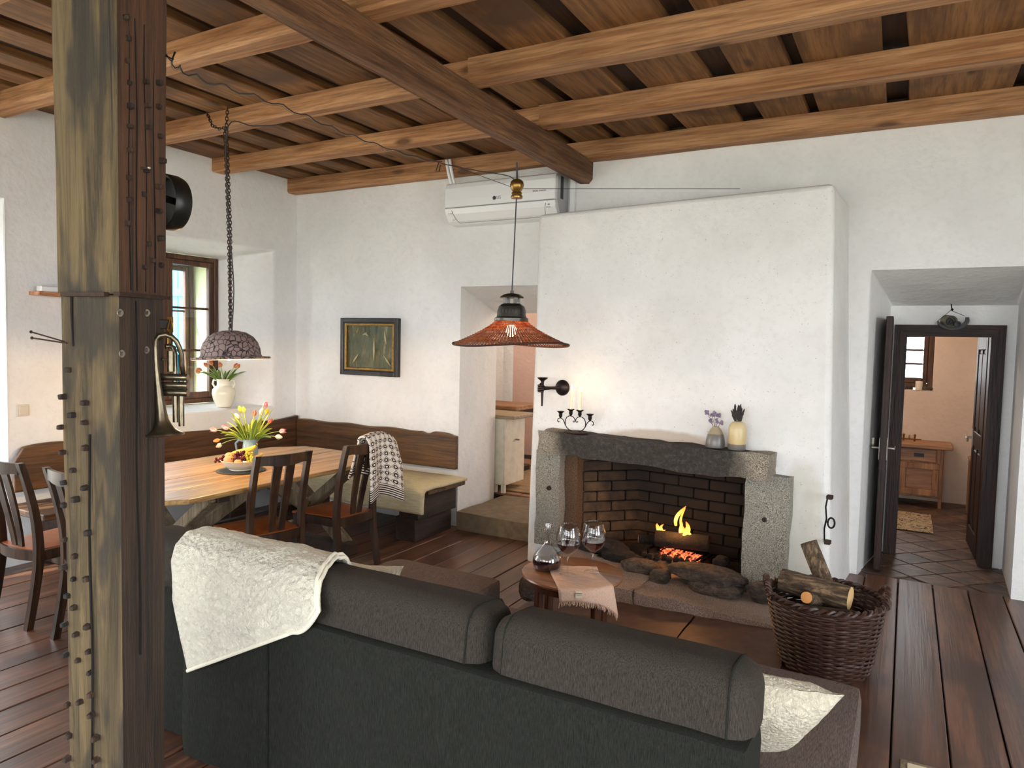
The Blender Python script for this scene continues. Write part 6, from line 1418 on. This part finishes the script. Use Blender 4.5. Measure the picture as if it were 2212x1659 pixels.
def paintm():
    m_, nt, b = nmat('green_impasto'); v = coords(nt, (1, 1, .28)); n1 = noise(nt, v, 9, 6, .65, 1.5); n2 = noise(nt, coords(nt), 11, 4, .6, 2)
    c = ramp(nt, n1, [(.28, hexc('23291d')), (.45, hexc('47523a')), (.58, hexc('5e5a3c')), (.72, hexc('9a926c'))]); c = mix(nt, ramp(nt, n2, [(.55, (0, 0, 0)), (.7, (.8,) * 3)]), c, hexc('4a3826')); L(nt, c, b.inputs['Base Color']); b.inputs['Roughness'].default_value = .5; bump(nt, b, n1, .8, .02); return m_
mb = MB(); rows = []
for i in range(26):
    r = []
    for j in range(30):
        x = px0 + .07 + (px1 - px0 - .14) * j / 29; z = pz0 + .07 + (pz1 - pz0 - .14) * i / 25; r.append((x, 5.385 - .018 * max(0, mnoise.noise(Vector((x * 9, z * 3.2, 2)))) - .006 * mnoise.noise(Vector((x * 25, z * 12, 2))), z))
    rows.append(r)
mb.grid(rows); mb.build('painted_canvas', paintm(), pf, True)
M['cream_p'] = plain('cream_paint', hexc('b8ac84'), .6); M['orange_p'] = plain('ochre_paint', hexc('9a7a40'), .6)
for (u, w_, L_, a_, mt) in ((.24, .86, .07, 1.2, 'orange_p'), (.40, .80, .06, .4, 'cream_p'), (.44, .78, .05, -.5, 'cream_p'), (.84, .72, .13, 1.75, 'cream_p'), (.60, .45, .22, 1.57, 'cream_p'), (.20, .22, .12, .9, 'cream_p'), (.88, .2, .13, 2.3, 'cream_p')):
    c = Vector((px0 + .07 + u * (px1 - px0 - .14), 5.365, pz0 + .07 + w_ * (pz1 - pz0 - .14))); d = Vector((math.cos(a_), 0, math.sin(a_))) * L_ / 2; MB().tube([c - d, c, c + d], [.002, .010, .002], 6).build('brush_stroke', M[mt], pf, True)
# ---------------------------------------------------------------- left wall bits
sw = thing('light_switch', 'double white light switch plate on the left wall', 'switch', (XL, 2.757, 1.127)); M['ivory'] = plain('ivory_plastic', hexc('cfc8b8'), .35)
pl_ = MB().box((XL, 2.716, 1.085), (XL + .010, 2.80, 1.170), .003).build('plate', M['ivory'], sw); MB().box((XL + .009, 2.730, 1.097), (XL + .016, 2.790, 1.158), .003).build('rocker', M['ivory'], pl_)
shf = thing('wall_shelf', 'small wooden slab shelf on the left wall beside the post', 'shelf', (XL, 2.9, 1.98)); mb = MB(); rough_box(mb, (XL + .001, 2.81, 1.965), (XL + .14, 3.25, 1.99), 4, .006, 8, 3); mb.build('slab', wood('shelf_wood', hexc('a0603c'), hexc('d8a070'), 'Y', .6), shf, 40)
rc_ = thing('white_case', 'white glasses case lying on the little wall shelf', 'case', (XL + .07, 2.92, 1.99)); mb = MB(); soft_box(mb, (XL + .03, 2.845, 1.991), (XL + .11, 3.03, 2.035), 6, 8); mb.build('shell', M['white_plastic'], rc_, True)
bk2 = thing('black_box', 'small black box standing on the wall shelf by the post', 'box', (XL + .07, 3.08, 1.99)); MB().box((XL + .03, 3.035, 1.991), (XL + .11, 3.12, 2.075), .006).build('carton', M['ink'], bk2)

# ---------------------------------------------------------------- seen through the left doorway
wc = thing('kitchen_cupboard', 'narrow white painted cupboard inside the left doorway', 'cupboard', (-3.75, 6.35, .17)); M['paint'] = plain('cream_white_paint', hexc('d8d2c0'), .5, bumpy=.15, bscale=14, var=.1)
MB().box((-4.25, 6.185, .25), (-3.505, 6.60, .93), .004).build('carcass', M['paint'], wc); MB().box((-4.28, 6.17, .93), (-3.40, 6.66, .965), .006).build('worktop', wood('cupboard_top', hexc('8a7454'), hexc('b09a78'), 'X'), wc)
for a, b in ((-3.66, -3.60), (-3.545, -3.505)): MB().box((a, 6.185, .172), (b, 6.22, .25)).build('foot', M['paint'], wc)
MB().box((-3.70, 6.175, .26), (-3.52, 6.186, .92), .004).build('side_board', M['paint'], wc); MB().tube([(-3.50, 6.40, .70), (-3.46, 6.40, .70)], .009, 8).build('knob', M['steel'], wc)
wt = thing('wooden_bench_table', 'heavy brown wooden table standing in the pink room', 'table', (-4.1, 7.3, .17))
MB().box((-5.0, 6.95, .93), (-3.80, 7.52, .985), .008).build('top', wood('kitchen_table_wood', hexc('6a4226'), hexc('a87c50'), 'X'), wt)
for x in (-4.06, -4.8): MB().box((x, 7.02, .25), (x + .11, 7.12, .86), .006).box((x - .02, 6.98, .172), (x + .16, 7.5, .25), .008).build('leg', M['block'], wt); MB().box((x - .02, 6.97, .86), (x + .2, 7.5, .93), .006).build('bearer', M['block'], wt)
MB().box((-4.8, 7.04, .52), (-3.84, 7.10, .64), .006).build('stretcher', M['block'], wt)
rg = thing('sisal_rug', 'brown woven rug on the floor beyond the left doorway', 'rug', (-3.9, 6.9, .175)); MB().box((-4.6, 6.30, .175), (-3.18, 7.95, .186), .003).build('pile', fabric('sisal', hexc('6a5440'), hexc('a48a68'), 'X', 60, 1, 1), rg)

# ---------------------------------------------------------------- seen through the right doorway
M['pine'] = wood('old_pine', hexc('7a5030'), hexc('b88454'), 'Z', .5, 9, .08, .3, .06); M['pinex'] = wood('old_pine_x', hexc('84583a'), hexc('c08c5c'), 'X', .45, 9, .08, .3, .06)
wb = thing('washstand', 'old pine washstand cupboard with a drawer in the back room', 'cabinet', (.1, 8.3, .15))
MB().box((-.50, 8.06, .745), (.425, 8.54, .780), .006).build('worktop', M['pinex'], wb); MB().box((-.42, 8.13, .25), (.355, 8.52, .745), .004).build('carcass', M['pine'], wb)
dw = MB().box((-.40, 8.115, .61), (.29, 8.135, .735), .004).build('drawer', M['pinex'], wb); MB().box((.10, 8.108, .655), (.185, 8.116, .69), .002).build('drawer_pull', M['ink'], dw)
dfr = MB().box((-.02, 8.112, .27), (.32, 8.135, .335), .003).box((-.02, 8.112, .535), (.32, 8.135, .595), .003).box((-.02, 8.112, .335), (.035, 8.135, .535), .003).box((.265, 8.112, .335), (.32, 8.135, .535), .003).build('cabinet_door', M['pine'], wb); MB().box((.035, 8.124, .335), (.265, 8.134, .535), .003).build('door_panel', M['pinex'], dfr)
for x in (-.40, .325): MB().box((x, 8.12, .152), (x + .032, 8.16, .25), .003).build('leg', M['pine'], wb)
tp_ = thing('basin_tap', 'low brass mixer tap on the pine washstand', 'tap', (.02, 8.3, .78)); MB().tube([(-.06, 8.36, .80), (.16, 8.36, .80)], .007, 8).tube([(.05, 8.36, .80), (.05, 8.30, .84), (.05, 8.22, .82)], .007, 8).build('spout', M['brass'], tp_, True)
for x in (.0, .10): MB().tube([(x, 8.36, .78), (x, 8.36, .835)], .009, 8).ball((x, 8.36, .84), .013, 8, 6).build('tap_handle', M['brass'], tp_, True)
rg2 = thing('patterned_rug', 'cream rug with dark scroll pattern on the back room tiles', 'rug', (0, 7.35, .155))
def rugm():
    m_, nt, b = nmat('scroll_rug'); v = coords(nt); n1 = N(nt, 'ShaderNodeTexNoise'); n1.inputs['Scale'].default_value = 13; n1.inputs['Detail'].default_value = 1; n1.inputs['Distortion'].default_value = 1.6; L(nt, v, n1.inputs['Vector'])
    f = math_(nt, 'LESS_THAN', math_(nt, 'ABSOLUTE', math_(nt, 'SUBTRACT', n1.outputs['Fac'], .5)), .03); L(nt, mix(nt, f, hexc('b09c7c'), hexc('2e2420')), b.inputs['Base Color']); b.inputs['Roughness'].default_value = 1; return m_
MB().box((-.62, 6.98, .153), (.262, 7.76, .160), .002).build('pile', rugm(), rg2)
sd = thing('wooden_headboard', 'warm brown wooden panel at the right of the back room', 'furniture', (.62, 7.7, .15)); MB().box((.565, 7.30, .152), (.60, 8.20, .66), .006).build('side_panel', M['pine'], sd); MB().box((.56, 7.28, .66), (.64, 8.24, .69), .006).build('cap', M['pinex'], sd)
for x in (-.50, .12): pass
for k in range(16):
    rr = random.Random(200 + k); mb = MB(); rock(mb, (-.22 + .026 * k + (.05 if k > 10 else 0), 8.60 + rr.uniform(-.02, .02) - .03, 1.318), (.045, .04, .04), k, 2, .3); setp(mb.build('pebble', M['rock'], None, 30), 'small pebble in the row along the back room window sill', 'pebble', 'pebbles on the window sill')
cn = thing('pillar_candle', 'short cream pillar candle on the back room window sill', 'candle', (.115, 8.565, 1.30)); MB().lathe([(.033, 0), (.035, .004), (.035, .085), (.03, .088), (.0001, .084)], 20).build('wax', M['wax'], cn, True, True); MB().tube([(0, 0, .084), (0, 0, .096)], .0015, 5).build('wick', M['ink'], cn, False, True)
# hanging siren above the door
sr = thing('hanging_siren', 'old grey hand siren with a crescent guard hung over the door', 'siren', (.255, 6.06, 1.93)); M['siren'] = plain('khaki_metal', hexc('7c7666'), .45, .5, bumpy=.1)
A = Vector((.36, -.92, -.12)).normalized(); Q = A.to_track_quat('Z', 'Y').to_matrix().to_4x4()
MB().lathe([(.036, -.04), (.044, -.035), (.044, .04), (.040, .045), (.034, .040), (.033, .01), (.0001, .005)], 28, (.245, 6.055, 1.925), Q).build('drum', M['siren'], sr, 40); MB().lathe([(.026, .006), (.024, .022), (.010, .026), (.009, .034), (.0001, .034)], 20, (.245, 6.055, 1.925), Q).build('rotor', M['ink'], sr, 40)
MB().lathe([(.020, -.01), (.022, .02), (.0001, .028)], 18, (.292, 6.035, 1.905), Q).build('gear_cover', M['ink'], sr, 40)
rows = []
for i in range(21):
    t = i / 20; a = math.radians(198 + 170 * t); w = .012 + .030 * math.sin(PI * t) + .014 * t; c = Vector((.262, 6.06, 1.945)); r0, r1 = .070, .070 + w * .6
    rows.append([c + Vector((math.cos(a) * r0 * 1.22, -.02, math.sin(a) * r0 * .85)), c + Vector((math.cos(a) * r1 * 1.22, -.02, math.sin(a) * r1 * .85)), c + Vector((math.cos(a) * r1 * 1.22, .03, math.sin(a) * r1 * .85)), c + Vector((math.cos(a) * r0 * 1.22, .03, math.sin(a) * r0 * .85))])
mb = MB().grid(rows, True); mb.f += [[0, 1, 2, 3], [80, 81, 82, 83]]; mb.build('crescent_guard', M['ink'], sr, 40)
MB().tube([(.175, 6.06, 1.925), (.25, 6.06, 2.00), (.262, 6.06, 2.02)], .0018, 5).tube([(.34, 6.06, 1.965), (.262, 6.06, 2.0), (.262, 6.06, 2.02)], .0018, 5).tube([(.262, 6.06, 2.0), (.255, 6.075, 2.05)], .004, 6).ball((.262, 6.06, 2.01), .009, 8, 6).build('hanging_wire', M['iron'], sr)
# thermostat tag in the niche and a framed board lying at the bottom edge
tg = thing('wall_tag', 'small white plate on the left reveal of the right doorway', 'plate', (-.2, 5.75, 1.04)); MB().box((-.200, 5.70, 1.0), (-.182, 5.76, 1.075), .003).build('plate', M['ivory'], tg)
fb = thing('framed_board', 'corner of a pale framed board lying on the right floor planks', 'board', (.15, 2.75, .155)); MB().box((.045, 2.45, .153), (.42, 3.0, .165), .003).build('frame', M['trestle'], fb); MB().box((.07, 2.47, .164), (.40, 2.975, .168), .001).build('panel', M['label_c'], fb)
